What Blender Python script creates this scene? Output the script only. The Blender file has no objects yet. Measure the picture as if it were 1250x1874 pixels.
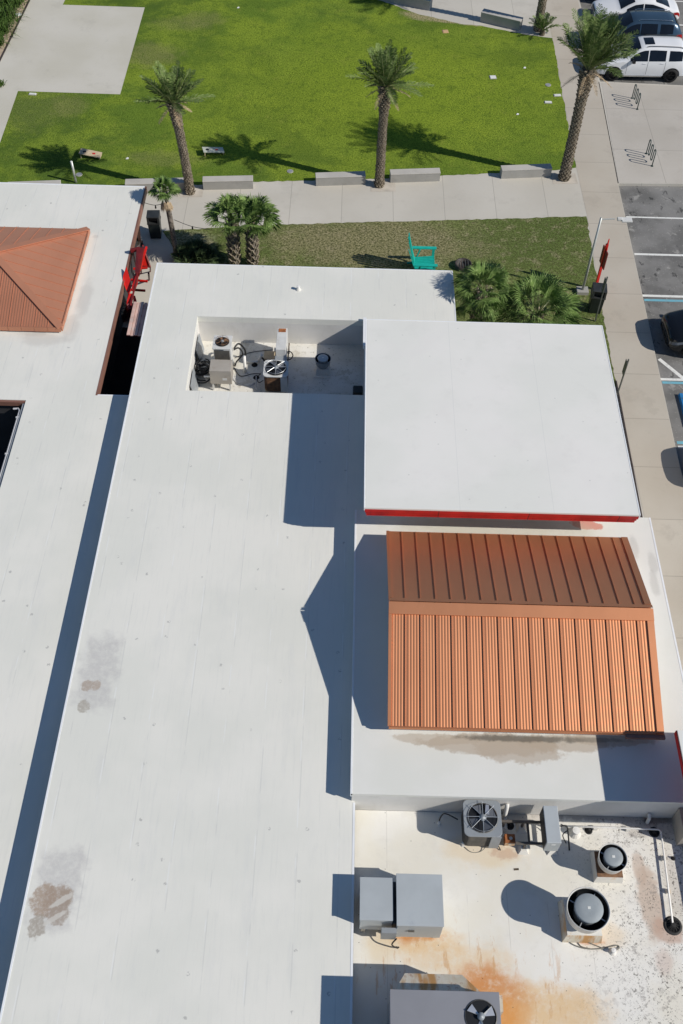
import bpy, bmesh, math, random
from mathutils import Vector, Matrix
random.seed(7)
R = math.radians
sc = bpy.context.scene
col = sc.collection

# ------------------------------------------------------------------ camera
CAM_H = 28.2
TILT = R(38.0)
FPX = 1865.0
ROLL = math.atan(.027)
cd = bpy.data.cameras.new('camera')
cam = bpy.data.objects.new('camera', cd)
col.objects.link(cam)
cd.sensor_fit = 'VERTICAL'
cd.sensor_height = 36.0
cd.lens = FPX * 36.0 / 1874.0
cd.clip_start = .1
cd.clip_end = 2000
cam.matrix_world = Matrix.Translation((0, 0, CAM_H)) @ Matrix.Rotation(TILT, 4, 'X') @ Matrix.Rotation(ROLL, 4, 'Z')
sc.camera = cam

# ------------------------------------------------------------------ sky, sun, exposure
SUN = Vector((.753, -.267, .602)).normalized()
w = bpy.data.worlds.new('World')
sc.world = w
w.use_nodes = True
nt = w.node_tree
bg = nt.nodes['Background']
sky = nt.nodes.new('ShaderNodeTexSky')
sky.sky_type = 'NISHITA'
sky.sun_disc = False
sky.sun_elevation = math.asin(SUN.z)
sky.sun_rotation = math.atan2(SUN.x, SUN.y)
sky.air_density = 1.0
sky.dust_density = .0
sky.ozone_density = 4.0
nt.links.new(sky.outputs[0], bg.inputs[0])
bg.inputs[1].default_value = .075
sd = bpy.data.lights.new('sun', 'SUN')
sd.energy = 4.3
sd.angle = R(.55)
sd.color = (1.0, .945, .86)
so = bpy.data.objects.new('sun', sd)
col.objects.link(so)
so.rotation_euler = (-SUN).to_track_quat('-Z', 'Y').to_euler()
so.location = (40, -15, 60)
sc.view_settings.view_transform = 'Standard'
sc.view_settings.look = 'None'
sc.view_settings.exposure = 0.0
sc.view_settings.gamma = 1.0

# levels of the roofs
ZM, ZL, ZD, ZC, ZE, ZP = 3.33, 2.75, 3.82, 5.26, 2.76, 2.13

def G(px, py, z=0.0):
    """ground/roof point measured on the plane of height z"""
    u = px - 625.0; v = 937.0 - py
    c, s = math.cos(ROLL), math.sin(ROLL)
    a = u * c - v * s; b = u * s + v * c
    d = Vector((a, b * math.cos(TILT) + FPX * math.sin(TILT), b * math.sin(TILT) - FPX * math.cos(TILT)))
    t = (z - CAM_H) / d.z
    return (d.x * t, d.y * t)

def G3(px, py, z=0.0):
    x, y = G(px, py, z)
    return Vector((x, y, z))

# ------------------------------------------------------------------ materials
class NT:
    def __init__(s, name):
        s.m = bpy.data.materials.new(name)
        s.m.use_nodes = True
        s.t = s.m.node_tree
        s.b = s.t.nodes['Principled BSDF']
        s.geo = s.t.nodes.new('ShaderNodeNewGeometry')
        s.pos = s.geo.outputs['Position']
        sp = s.t.nodes.new('ShaderNodeSeparateXYZ')
        s.t.links.new(s.pos, sp.inputs[0])
        s.x, s.y, s.z = sp.outputs
    def n(s, kind, **kw):
        nd = s.t.nodes.new(kind)
        for k, v in kw.items(): setattr(nd, k, v)
        return nd
    def put(s, sock, v):
        if isinstance(v, (int, float)): sock.default_value = v
        elif isinstance(v, tuple): sock.default_value = v if len(v) == 4 or len(sock.default_value) == 3 else v + (1,)
        else: s.t.links.new(v, sock)
    def op(s, o, a, b=0.0, c=0.0):
        nd = s.n('ShaderNodeMath', operation=o)
        s.put(nd.inputs[0], a); s.put(nd.inputs[1], b); s.put(nd.inputs[2], c)
        return nd.outputs[0]
    def noise(s, scale, detail=3.0, rough=.55, vec=None, stretch=None):
        nd = s.n('ShaderNodeTexNoise')
        nd.inputs['Scale'].default_value = scale
        nd.inputs['Detail'].default_value = detail
        nd.inputs['Roughness'].default_value = rough
        v = vec or s.pos
        if stretch:
            mp = s.n('ShaderNodeVectorMath', operation='MULTIPLY')
            s.t.links.new(v, mp.inputs[0]); mp.inputs[1].default_value = stretch
            v = mp.outputs[0]
        s.t.links.new(v, nd.inputs['Vector'])
        return nd.outputs['Fac']
    def rng(s, v, a, b, lo=0.0, hi=1.0, smooth=True):
        nd = s.n('ShaderNodeMapRange')
        nd.interpolation_type = 'SMOOTHSTEP' if smooth else 'LINEAR'
        s.put(nd.inputs[0], v); s.put(nd.inputs[1], float(a)); s.put(nd.inputs[2], float(b)); s.put(nd.inputs[3], float(lo)); s.put(nd.inputs[4], float(hi))
        return nd.outputs[0]
    def mix(s, f, a, b):
        nd = s.n('ShaderNodeMix', data_type='RGBA')
        s.put(nd.inputs[0], f); s.put(nd.inputs[6], a); s.put(nd.inputs[7], b)
        return nd.outputs[2]
    def blob(s, cx, cy, rx, ry, soft=.4, k=.6, nscale=2.5, rot=0.0):
        """soft-edged stain, 1 inside"""
        dx = s.op('SUBTRACT', s.x, cx); dy = s.op('SUBTRACT', s.y, cy)
        if rot:
            c, q = math.cos(rot), math.sin(rot)
            a = s.op('ADD', s.op('MULTIPLY', dx, c), s.op('MULTIPLY', dy, q))
            b = s.op('SUBTRACT', s.op('MULTIPLY', dy, c), s.op('MULTIPLY', dx, q))
            dx, dy = a, b
        dx = s.op('DIVIDE', dx, rx); dy = s.op('DIVIDE', dy, ry)
        r = s.op('SQRT', s.op('ADD', s.op('MULTIPLY', dx, dx), s.op('MULTIPLY', dy, dy)))
        r = s.op('ADD', r, s.op('MULTIPLY', s.op('SUBTRACT', s.noise(nscale, 5, .65), .5), k * 2))
        return s.rng(r, 1.0 + soft * .5, 1.0 - soft * .5)
    def box(s, x0, x1, y0, y1, soft=.1, k=.2, nscale=3.0):
        nn = s.op('MULTIPLY', s.op('SUBTRACT', s.noise(nscale, 5, .6), .5), k * 2)
        a = s.rng(s.op('ADD', s.x, nn), x0 - soft, x0 + soft); b = s.rng(s.op('ADD', s.x, nn), x1 + soft, x1 - soft)
        c = s.rng(s.op('ADD', s.y, nn), y0 - soft, y0 + soft); d = s.rng(s.op('ADD', s.y, nn), y1 + soft, y1 - soft)
        return s.op('MULTIPLY', s.op('MULTIPLY', a, b), s.op('MULTIPLY', c, d))
    def specks(s, scale, size, dens=.5, seed=0.0):
        v = s.n('ShaderNodeTexVoronoi'); v.voronoi_dimensions = '2D'
        v.inputs['Scale'].default_value = scale
        s.t.links.new(s.pos, v.inputs['Vector'])
        a = s.rng(v.outputs['Distance'], size, size * .5)
        sp = s.n('ShaderNodeSeparateColor'); s.t.links.new(v.outputs['Color'], sp.inputs[0])
        return s.op('MULTIPLY', a, s.rng(sp.outputs[0], dens, dens - .02))
    def lines(s, coord, spacing, width, off=0.0):
        """thin periodic line mask along a coordinate"""
        q = s.op('FRACT', s.op('DIVIDE', s.op('ADD', coord, off), spacing))
        q = s.op('ABSOLUTE', s.op('SUBTRACT', q, .5))
        return s.rng(q, width / spacing, width / spacing * .4)
    def bump(s, h, strength=.3, dist=.02):
        nd = s.n('ShaderNodeBump')
        nd.inputs['Strength'].default_value = strength
        nd.inputs['Distance'].default_value = dist
        s.t.links.new(h, nd.inputs['Height'])
        s.t.links.new(nd.outputs[0], s.b.inputs['Normal'])
    def out(s, colr, rough=.6, metal=0.0, spec=None):
        s.put(s.b.inputs['Base Color'], colr)
        s.put(s.b.inputs['Roughness'], rough)
        s.put(s.b.inputs['Metallic'], metal)
        if spec is not None: s.b.inputs['Specular IOR Level'].default_value = spec
        return s.m

def shade(c, k): return tuple(min(1, v * k) for v in c)

def mat(name, c, var=.12, scale=3.0, rough=.6, metal=0.0, bump=0.0, dirt=None, dscale=1.5, spec=None):
    t = NT(name)
    f = t.noise(scale, 4)
    cc = t.mix(t.rng(f, .3, .7), shade(c, 1 - var), shade(c, 1 + var))
    if dirt: cc = t.mix(t.op('MULTIPLY', t.rng(t.noise(dscale, 6, .7), .52, .75), .7), cc, dirt)
    if bump: t.bump(t.noise(scale * 8, 3), .4, bump)
    return t.out(cc, rough, metal, spec)

def mat_roof_white():
    t = NT('white roof coating')
    c = t.mix(t.rng(t.noise(.35, 4), .35, .65), (.71, .71, .655), (.765, .755, .70))
    c = t.mix(t.op('MULTIPLY', t.rng(t.noise(2.2, 5, .7, stretch=(1, .18, 1)), .5, .8), .35), c, (.60, .61, .60))
    # lap seams of the membrane, run along the building, interrupted
    sm = t.op('MULTIPLY', t.lines(t.x, 1.02, .02, .35), t.rng(t.noise(.9, 3), .46, .58))
    c = t.mix(t.op('MULTIPLY', sm, .32), c, (.48, .49, .48))
    hl = t.op('MULTIPLY', t.lines(t.x, 1.02, .022, .38), t.rng(t.noise(1.1, 3), .5, .6))
    c = t.mix(t.op('MULTIPLY', hl, .5), c, (.80, .81, .80))
    # scattered little scuffs near the seams
    sp = t.op('MULTIPLY', t.specks(1.2, .075, .30), t.rng(t.noise(15, 3), .47, .54))
    c = t.mix(t.op('MULTIPLY', t.rng(t.noise(3.0, 5, .7, stretch=(4, .25, 1)), .50, .72), .22), c, (.56, .57, .55))
    c = t.mix(t.op('MULTIPLY', sp, .65), c, (.36, .36, .35))
    # two ponding stains with brown mud
    st = t.rng(t.noise(6, 6, .75), .30, .62, .45, 1.0)
    for (qx, qy, ux, uy) in ((152, 1298, 206, 1166), (76, 1706, 128, 1556)):
        xa, ya = G(qx, qy, ZM); xb, yb = G(ux, uy, ZM)
        xm = (xa + xb) / 2
        c = t.mix(t.op('MULTIPLY', t.op('MULTIPLY', t.box(xm - .50, xm + .50, ya, yb, .22, .55, 2.2), st), .7), c, (.50, .49, .48))
    for (px, py, r, col_) in ((160, 1254, .16, (.40, .33, .27)), (176, 1254, .12, (.42, .35, .29)), (153, 1293, .16, (.40, .37, .32)),
                              (79, 1646, .30, (.37, .28, .21)), (104, 1647, .30, (.36, .28, .22)), (122, 1642, .17, (.36, .29, .23)),
                              (108, 1668, .24, (.36, .30, .25)), (68, 1696, .20, (.36, .32, .27))):
        x, y = G(px, py, ZM)
        c = t.mix(t.op('MULTIPLY', t.op('MULTIPLY', t.blob(x, y, r, r * 1.2, .35, .9, 5.0), t.rng(t.noise(14, 5, .75), .30, .58, .45, 1.0)), .85), c, col_)
    for (px, py, rx, ry) in ((113, 1648, .34, .07), (100, 1680, .3, .06)):
        x, y = G(px, py, ZM)
        c = t.mix(t.op('MULTIPLY', t.blob(x, y, rx, ry, .4, .5, 7.0, .6), .7), c, (.62, .60, .55))
    # dirt by the hipped roof of the left building
    for (px, py, rx, ry) in ((75, 620, .75, .35), (62, 608, .5, .2), (155, 545, .25, 1.0), (130, 600, .3, .7), (175, 433, .12, .12)):
        x, y = G(px, py, ZL)
        c = t.mix(t.op('MULTIPLY', t.blob(x, y, rx, ry, .8, .6, 2.5), .35), c, (.45, .43, .40))
    t.bump(t.op('ADD', t.noise(30, 3), t.op('MULTIPLY', t.noise(1.5, 3), 2.0)), .15, .01)
    return t.out(c, .62, 0, .35)

def mat_square_roof():
    t = NT('clean white roof membrane')
    c = t.mix(t.rng(t.noise(.3, 4), .35, .65), (.735, .735, .690), (.785, .77, .735))
    c = t.mix(t.op('MULTIPLY', t.rng(t.noise(.7, 4), .5, .8), .3), c, (.72, .69, .67))
    c = t.mix(t.op('MULTIPLY', t.rng(t.noise(1.1, 6, .7), .52, .72), .22), c, (.62, .61, .58))
    c = t.mix(t.op('MULTIPLY', t.specks(1.1, .035, .3), .5), c, (.5, .5, .48))
    sm = t.lines(t.x, 2.7, .012, -2.05)
    c = t.mix(t.op('MULTIPLY', sm, .35), c, (.55, .56, .55))
    t.bump(t.noise(20, 3), .12, .01)
    return t.out(c, .6, 0, .35)

def mat_gable_base():
    t = NT('weathered white parapet roof')
    c = t.mix(t.rng(t.noise(.5, 4), .35, .65), (.70, .70, .65), (.74, .735, .695))
    # mud left under the front eave
    ymid = G(980, 1365, ZD)[1]
    xl = G(760, 1350, ZD)[0]; xr = G(1120, 1350, ZD)[0]
    for (px, py, rx, ry, k) in ((800, 1353, 1.1, .16, .6), (900, 1362, 1.6, .32, .75), (950, 1372, 1.1, .36, .7), (1030, 1360, 1.2, .24, .7), (1120, 1352, 1.1, .2, .6)):
        x, y = G(px, py, ZD)
        c = t.mix(t.op('MULTIPLY', t.blob(x, y, rx, ry, .25, .65, 2.8), k), c, (.44, .37, .29))
    x, y = G(950, 1352, ZD)
    c = t.mix(t.op('MULTIPLY', t.blob(x, y, 1.5, .09, .8, .8, 5), .8), c, (.12, .11, .09))
    x, y = G(1080, 1354, ZD)
    c = t.mix(t.op('MULTIPLY', t.blob(x, y, .9, .07, .8, .8, 5), .6), c, (.2, .18, .15))
    # red paint smear beside the square roof
    x, y = G(1072, 961, ZD)
    c = t.mix(t.op('MULTIPLY', t.blob(x, y, .5, .16, .2, .6, 4, -.1), .85), c, (.62, .24, .18))
    # grime on the back strip and right margin
    x, y = G(900, 966, ZD)
    c = t.mix(t.op('MULTIPLY', t.blob(x, y, 2.8, .35, .8, .6, 1.6), .5), c, (.52, .49, .38))
    for (px, py) in ((1195, 1030), (1198, 1070), (1160, 1000)):
        x, y = G(px, py, ZD)
        c = t.mix(t.op('MULTIPLY', t.blob(x, y, .12, .4, .8, .6, 3), .4), c, (.42, .41, .38))
    t.bump(t.noise(20, 3), .15, .01)
    return t.out(c, .65, 0, .35)

def mat_service_floor():
    t = NT('stained service roof')
    c = t.mix(t.rng(t.noise(.6, 4), .35, .65), (.75, .72, .635), (.79, .775, .73))
    c = t.mix(t.op('MULTIPLY', t.rng(t.noise(1.8, 5, .7), .5, .75), .35), c, (.62, .60, .55))
    sm = t.op('MULTIPLY', t.lines(t.x, .98, .014, .1), t.rng(t.noise(1.2, 3), .48, .6))
    c = t.mix(t.op('MULTIPLY', sm, .35), c, (.42, .40, .36))
    brk = t.rng(t.noise(4.5, 7, .78), .34, .56, .45, 1.0)
    yel = (.72, .52, .30); rust = (.58, .24, .07); dk = (.33, .19, .10); grey = (.42, .38, .34)
    for (px, py, rx, ry, cc, k, soft, kk, ns) in (
            (890, 1560, 1.0, .38, (.72, .58, .38), .6, .9, .6, 2.0), (925, 1562, .35, .14, (.5, .30, .2), .5, .8, .9, 5.0),
            (770, 1722, .95, .35, yel, .75, .8, .5, 2.2), (755, 1713, .70, .10, rust, .8, .8, .8, 4.0), (745, 1719, .35, .14, rust, .5, .8, .8, 4.0),
            (780, 1750, .6, .35, yel, .5, .9, .6, 2.5),
            (870, 1765, .8, .5, yel, .6, .9, .6, 2.0), (960, 1850, 1.9, .62, yel, .85, .7, .5, 1.4), (900, 1830, .85, .7, rust, .8, .9, .6, 1.8), (925, 1862, .6, .4, (.66, .30, .08), .8, .9, .6, 2.2),
            (880, 1790, .45, .3, rust, .6, .8, .8, 3.0), (1030, 1850, .9, .4, (.70, .50, .28), .5, .9, .6, 2.0),
            (700, 1725, .4, .5, (.72, .6, .42), .6, .9, .5, 2),
            (1190, 1650, .28, .85, (.52, .40, .31), .75, .6, .6, 2.2), (1170, 1590, .16, .4, (.50, .38, .30), .6, .6, .6, 2.5), (1225, 1702, .4, .3, (.50, .34, .26), .75, .6, .6, 2.5),
            (1215, 1760, .2, .3, (.55, .42, .36), .5, .9, .6, 2.5),
            (1150, 1497, 1.8, .12, (.30, .28, .26), .7, .8, 1.2, 3.0), (1190, 1510, .8, .3, grey, .6, .9, .9, 3.0), (1200, 1500, .4, .12, (.16, .14, .12), .7, .8, .9, 4.0),
            (960, 1497, .8, .15, grey, .5, .9, 1.0, 3.0), (1230, 1620, .2, .9, grey, .45, .9, .9, 3.0),
            (700, 1480, 1.0, .05, (.5, .47, .4), .5, .9, .9, 6.0),
            (1105, 1715, .5, .3, (.70, .55, .36), .5, .9, .5, 2.5), (1075, 1722, .4, .08, rust, .7, .8, .8, 4.0)):
        x, y = G(px, py, ZE)
        m_ = t.blob(x, y, rx, ry, soft, kk * 1.3, ns)
        if cc in (rust, yel): m_ = t.op('MULTIPLY', m_, brk)
        c = t.mix(t.op('MULTIPLY', m_, k), c, cc)
    c = t.mix(t.op('MULTIPLY', t.op('MULTIPLY', t.rng(t.noise(2.4, 6, .75, stretch=(2.5, .5, 1)), .56, .64), t.blob(G(850, 1800, ZE)[0], G(850, 1800, ZE)[1], 2.6, 1.3, .6, .4, 1.5)), .5), c, (.55, .30, .12))
    # leaf litter and soot specks, thick at the right, thin elsewhere
    right = t.rng(t.x, G(1000, 1650, ZE)[0], G(1180, 1650, ZE)[0])
    s1 = t.op('MULTIPLY', t.rng(t.noise(11, 6, .75), .575, .61), t.op('MULTIPLY', right, t.rng(t.noise(1.6, 4), .40, .54)))
    s2 = t.op('MULTIPLY', t.rng(t.noise(23, 4, .7), .585, .62), t.op('MULTIPLY', right, t.rng(t.noise(2.2, 4), .42, .54)))
    s3 = t.op('MULTIPLY', t.specks(3.1, .045, .22), t.rng(t.noise(.8, 2), .40, .48))
    sm2 = t.op('MULTIPLY', t.op('MULTIPLY', t.rng(t.noise(5, 6, .75), .52, .62), t.rng(t.noise(1.3, 4), .45, .6)), t.op('MULTIPLY', right, .55))
    c = t.mix(sm2, c, (.22, .20, .19))
    sp = t.op('MAXIMUM', t.op('MAXIMUM', s1, s2), s3)
    c = t.mix(t.op('MULTIPLY', sp, .85), c, (.07, .06, .05))
    t.bump(t.noise(18, 4), .2, .012)
    return t.out(c, .7, 0, .3)

def mat_pit_floor():
    t = NT('cream equipment well floor')
    c = t.mix(t.rng(t.noise(.8, 4), .35, .65), (.66, .635, .56), (.74, .725, .68))
    c = t.mix(t.op('MULTIPLY', t.rng(t.noise(2.5, 5, .7), .52, .75), .5), c, (.5, .48, .42))
    c = t.mix(t.op('MULTIPLY', t.rng(t.noise(9, 6, .75), .60, .64), .7), c, (.16, .14, .11))
    c = t.mix(t.op('MULTIPLY', t.rng(t.noise(1.3, 6, .75), .53, .62), .5), c, (.42, .38, .29))
    t.bump(t.noise(18, 4), .2, .01)
    return t.out(c, .7, 0, .3)

def mat_concrete(name, c1, c2, sx=2.35, sy=3.0, ox=0.0, oy=0.0, jw=.018):
    t = NT(name)
    c = t.mix(t.rng(t.noise(.35, 4), .35, .65), c1, c2)
    wn = t.n('ShaderNodeTexWhiteNoise'); wn.noise_dimensions = '2D'
    cb_ = t.n('ShaderNodeCombineXYZ')
    t.put(cb_.inputs[0], t.op('FLOOR', t.op('ADD', t.op('DIVIDE', t.op('ADD', t.x, ox), sx), .5))); t.put(cb_.inputs[1], t.op('FLOOR', t.op('ADD', t.op('DIVIDE', t.op('ADD', t.y, oy), sy), .5)))
    t.t.links.new(cb_.outputs[0], wn.inputs['Vector'])
    c = t.mix(t.op('MULTIPLY', wn.outputs['Value'], .30), c, shade(c1, .82))
    c = t.mix(t.op('MULTIPLY', t.rng(t.noise(1.4, 6, .7), .5, .8), .35), c, shade(c1, .8))
    c = t.mix(t.op('MULTIPLY', t.rng(t.noise(.45, 6, .75), .54, .66), .30), c, shade(c1, .74))
    j = t.op('MAXIMUM', t.lines(t.x, sx, jw, ox), t.lines(t.y, sy, jw, oy))
    c = t.mix(t.op('MULTIPLY', j, .5), c, shade(c1, .38))
    c = t.mix(t.op('MULTIPLY', t.specks(2.2, .03, .3), .4), c, (.15, .14, .12))
    t.bump(t.noise(25, 4), .25, .006)
    return t.out(c, .8, 0, .3)

def mat_lawn():
    t = NT('mown lawn grass')
    g1, g2, g3 = (.085, .140, .030), (.145, .225, .034), (.235, .315, .042)
    c = t.mix(t.rng(t.noise(.12, 3, .5), .35, .68), g1, g2)
    c = t.mix(t.op('MULTIPLY', t.rng(t.noise(.35, 5, .65), .44, .62), .8), c, g3)
    cx, cy = G(720, 170)
    c = t.mix(t.op('MULTIPLY', t.blob(cx, cy, 8.5, 5.5, 1.3, .7, .35), .75), c, (.26, .34, .034))
    c = t.mix(t.op('MULTIPLY', t.rng(t.noise(.8, 6, .75), .54, .70), .45), c, (.28, .30, .06))
    c = t.mix(t.op('MULTIPLY', t.rng(t.noise(.22, 5, .7), .48, .60), .55), c, (.28, .36, .04))
    c = t.mix(t.op('MULTIPLY', t.rng(t.noise(1.7, 5, .75), .52, .62), .4), c, (.065, .115, .022))
    for (px, py, rx, ry, k) in ((275, 100, 1.4, 1.2, .6), (370, 35, 1.2, .8, .45), (125, 195, .9, 1.0, .5), (300, 290, 2.0, .6, .4), (330, 45, 1.5, .7, .4), (60, 200, 1.5, 2.0, .25)):
        x, y = G(px, py)
        c = t.mix(t.op('MULTIPLY', t.blob(x, y, rx, ry, .9, 1.0, 1.6), k), c, (.26, .25, .10))
    # sandy bare strip under the far benches
    for (px, py, rx, ry) in ((800, 32, 1.9, .55), (850, 40, 1.5, .4)):
        x, y = G(px, py)
        c = t.mix(t.op('MULTIPLY', t.blob(x, y, rx, ry, .5, .6, 1.5, -.15), .9), c, (.40, .33, .20))
    f = t.noise(11, 4, .8)
    c = t.mix(t.rng(f, .34, .56), (.085, .140, .018), c)
    c = t.mix(t.op('MULTIPLY', t.rng(t.noise(26, 3, .8), .55, .75), .4), c, (.21, .31, .06))
    t.bump(t.noise(14, 5, .75), .8, .07)
    return t.out(c, .95, 0, 0.0)

def mat_dry_lawn():
    t = NT('patchy dry lawn')
    c = t.mix(t.rng(t.noise(.5, 4), .35, .65), (.140, .195, .055), (.205, .250, .080))
    x, y = G(690, 445)
    dry = t.blob(x, y, 4.5, 1.8, .9, .9, .9)
    c = t.mix(t.op('MULTIPLY', dry, .8), c, (.36, .31, .18))
    x, y = G(990, 440)
    c = t.mix(t.op('MULTIPLY', t.blob(x, y, 3.0, 2.2, 1.0, .6, .6), .6), c, (.115, .170, .045))
    x, y = G(345, 440)
    c = t.mix(t.op('MULTIPLY', t.blob(x, y, 1.1, .6, .7, .8, 1.6), .65), c, (.40, .37, .28))
    c = t.mix(t.op('MULTIPLY', t.rng(t.noise(2.0, 6, .78), .50, .62), .6), c, (.42, .36, .23))
    f = t.noise(10, 4, .8)
    c = t.mix(t.rng(f, .36, .62), (.075, .085, .030), c)
    c = t.mix(t.op('MULTIPLY', t.rng(t.noise(22, 3, .8), .55, .75), .45), c, (.42, .38, .22))
    t.bump(t.noise(13, 5, .75), .8, .07)
    return t.out(c, .95, 0, 0.0)

def mat_asphalt():
    t = NT('weathered asphalt')
    c = t.mix(t.rng(t.noise(.5, 4), .35, .65), (.145, .142, .136), (.245, .24, .23))
    c = t.mix(t.op('MULTIPLY', t.rng(t.noise(1.0, 6, .7), .48, .62), .6), c, (.21, .205, .20))
    c = t.mix(t.op('MULTIPLY', t.rng(t.noise(1.6, 6, .72), .57, .66), .75), c, (.34, .33, .31))
    c = t.mix(t.op('MULTIPLY', t.rng(t.noise(2.4, 5, .72, stretch=(1, .6, 1)), .58, .66), .75), c, (.035, .035, .035))
    c = t.mix(t.op('MULTIPLY', t.specks(7, .14, .3), .6), c, (.40, .39, .36))
    t.bump(t.noise(30, 4), .5, .012)
    return t.out(c, .85, 0, .3)

def mat_paint(name, c, wear=(.2, .2, .2)):
    t = NT(name)
    cc = t.mix(t.op('MULTIPLY', t.rng(t.noise(6, 6, .75), .52, .66), .6), c, wear)
    return t.out(cc, .7)

def mat_copper(name, c, rough=.46, metal=.55):
    t = NT(name)
    cc = t.mix(t.rng(t.noise(.8, 5, .6, stretch=(1, .35, 1)), .35, .65), shade(c, .96), shade(c, 1.05))
    cc = t.mix(t.op('MULTIPLY', t.rng(t.noise(4, 6, .7, stretch=(1, .12, 1)), .55, .75), .22), cc, shade(c, .85))
    cc = t.mix(t.op('MULTIPLY', t.specks(4, .03, .08), .6), cc, (.7, .6, .5))
    t.bump(t.noise(1.6, 2), .10, .008)
    return t.out(cc, rough, metal)

def mat_wall():
    t = NT('painted white wall')
    c = t.mix(t.rng(t.noise(.6, 4), .35, .65), (.62, .61, .58), (.70, .69, .67))
    c = t.mix(t.op('MULTIPLY', t.rng(t.noise(1.6, 5, .7, stretch=(1, 1, .4)), .5, .75), .4), c, (.48, .46, .42))
    t.bump(t.noise(14, 3), .2, .01)
    return t.out(c, .7, 0, .3)

def mat_leaf(name, c1, c2, c3):
    t = NT(name)
    c = t.mix(t.rng(t.noise(2.2, 3), .35, .65), c1, c2)
    c = t.mix(t.op('MULTIPLY', t.rng(t.noise(9, 3), .5, .7), .6), c, c3)
    m = t.out(c, .62, 0, .12)
    return m

def mat_bark(name, c1, c2):
    t = NT(name)
    c = t.mix(t.rng(t.noise(9, 5, .7), .35, .62), c1, c2)
    c = t.mix(t.op('MULTIPLY', t.rng(t.noise(24, 3), .5, .7), .5), c, shade(c2, 1.3))
    t.bump(t.noise(22, 4), .7, .03)
    return t.out(c, .9, 0, .2)

M = {}
M['roof'] = mat_roof_white()
M['roof_square'] = mat_square_roof()
M['roof_gable'] = mat_gable_base()
M['roof_service'] = mat_service_floor()
M['roof_pit'] = mat_pit_floor()
M['wall'] = mat_wall()
M['edge'] = mat('white drip edge', (.80, .82, .84), .04, 2, .45)
M['concrete'] = mat_concrete('promenade concrete', (.52, .49, .43), (.575, .545, .485), 2.36, 40.0, 1.55, 3)
M['walk'] = mat_concrete('sidewalk concrete', (.47, .42, .35), (.52, .475, .405), 60, 2.42, 30, .9)
M['slab'] = mat_concrete('broad concrete slab', (.53, .505, .43), (.585, .56, .495), 60, 60, 30, 30)
M['pad'] = mat_concrete('bike pad concrete', (.46, .425, .375), (.52, .485, .435), 2.9, 3.7, 1.0, 1.2)
M['lawn'] = mat_lawn()
M['dry_lawn'] = mat_dry_lawn()
M['asphalt'] = mat_asphalt()
M['far_ground'] = mat('sandy far ground', (.33, .29, .21), .15, .2, .9)
M['sand'] = mat('pale sand', (.46, .36, .26), .15, 2.0, .95, bump=.03, dirt=(.30, .24, .16))
M['pit_sand'] = mat('pale packed sand', (.50, .455, .39), .12, 2.0, .95, bump=.02, dirt=(.36, .31, .25))
M['gravel'] = NT('grey gravel strip')
_g = M['gravel']
M['gravel'] = _g.out(_g.mix(_g.rng(_g.noise(22, 4, .8), .4, .6), (.10, .09, .08), (.50, .48, .44)), .9)
M['line_white'] = mat_paint('white road paint', (.76, .76, .73), (.35, .35, .33))
M['line_blue'] = mat_paint('faded blue road paint', (.16, .42, .52), (.25, .3, .32))
M['stop_blue'] = mat('blue painted concrete', (.015, .17, .42), .15, 3, .6)
def mat_fascia():
    t = NT('red fascia paint')
    c = t.mix(t.rng(t.noise(2, 4), .3, .7), (.40, .010, .010), (.56, .018, .016))
    c = t.mix(t.op('MULTIPLY', t.rng(t.noise(4, 6, .7, stretch=(1, 1, .3)), .52, .7), .5), c, (.22, .015, .015))
    c = t.mix(t.lines(t.x, 2.6, .016, 1.1), c, (.08, .01, .01))
    return t.out(c, .6)
M['red'] = mat_fascia()
M['red_steel'] = mat('bright red steel', (.62, .016, .010), .12, 3.0, .45)
M['dark_red'] = mat('dark red steel', (.16, .012, .012), .2, 3.0, .5)
M['brown_fascia'] = mat('brown metal fascia', (.26, .13, .095), .12, 2.0, .5, .2)
M['copper'] = mat_copper('copper coloured metal roofing', (.69, .31, .16), .53, .84)
M['copper_hip'] = mat_copper('brown copper metal roofing', (.56, .25, .15), .52, .45)
M['dark'] = mat('passage shade and joint black', (.014, .013, .013), .3, 1.0, .9)  # near-black so the passage floor carries its shade; joints use it too
M['shade_dark'] = mat('surface darkened for shade', (.03, .03, .033), .2, 1.0, .8)  # shade of the courtyard and side walls put into the colour
M['pipe_grey'] = mat('pale grey conduit', (.55, .55, .56), .06, 3, .45)
M['pvc'] = mat('white plastic pipe', (.78, .77, .74), .05, 5, .4, dirt=(.55, .5, .42), dscale=4)
M['unit_grey'] = mat('grey painted steel', (.30, .325, .345), .06, 1.5, .5, .15, dirt=(.22, .24, .26), dscale=2)
M['unit_blue'] = mat('blue grey sheet metal', (.46, .495, .51), .06, 1.2, .5, .15, dirt=(.38, .42, .45), dscale=1.2)
M['fan_cap'] = mat('dull grey blue fan cap', (.29, .325, .345), .06, 3, .6, 0, dirt=(.24, .27, .29), dscale=4)
M['unit_dark'] = mat('dull grey steel top', (.27, .275, .30), .05, 1.2, .5, .15)
M['unit_tan'] = mat('tan painted steel', (.42, .385, .335), .06, 2, .5, .1, dirt=(.33, .28, .22), dscale=3)
M['unit_side'] = mat('louvred dark grey steel', (.115, .11, .10), .15, 6, .55, .2, dirt=(.2, .14, .09), dscale=3)
M['unit_white'] = mat('off white sheet metal', (.62, .62, .60), .06, 3, .5, dirt=(.42, .38, .32), dscale=4)
M['hole'] = mat('black fan cavity', (.008, .009, .011), .1, 2, .5)
M['blade'] = mat('fan blade metal', (.11, .12, .14), .1, 6, .5, .2)
M['blade_bright'] = mat('bright aluminium', (.70, .71, .73), .05, 5, .3, .7)
M['guard'] = mat('galvanised wire', (.50, .52, .54), .05, 5, .4, .5)
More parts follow.
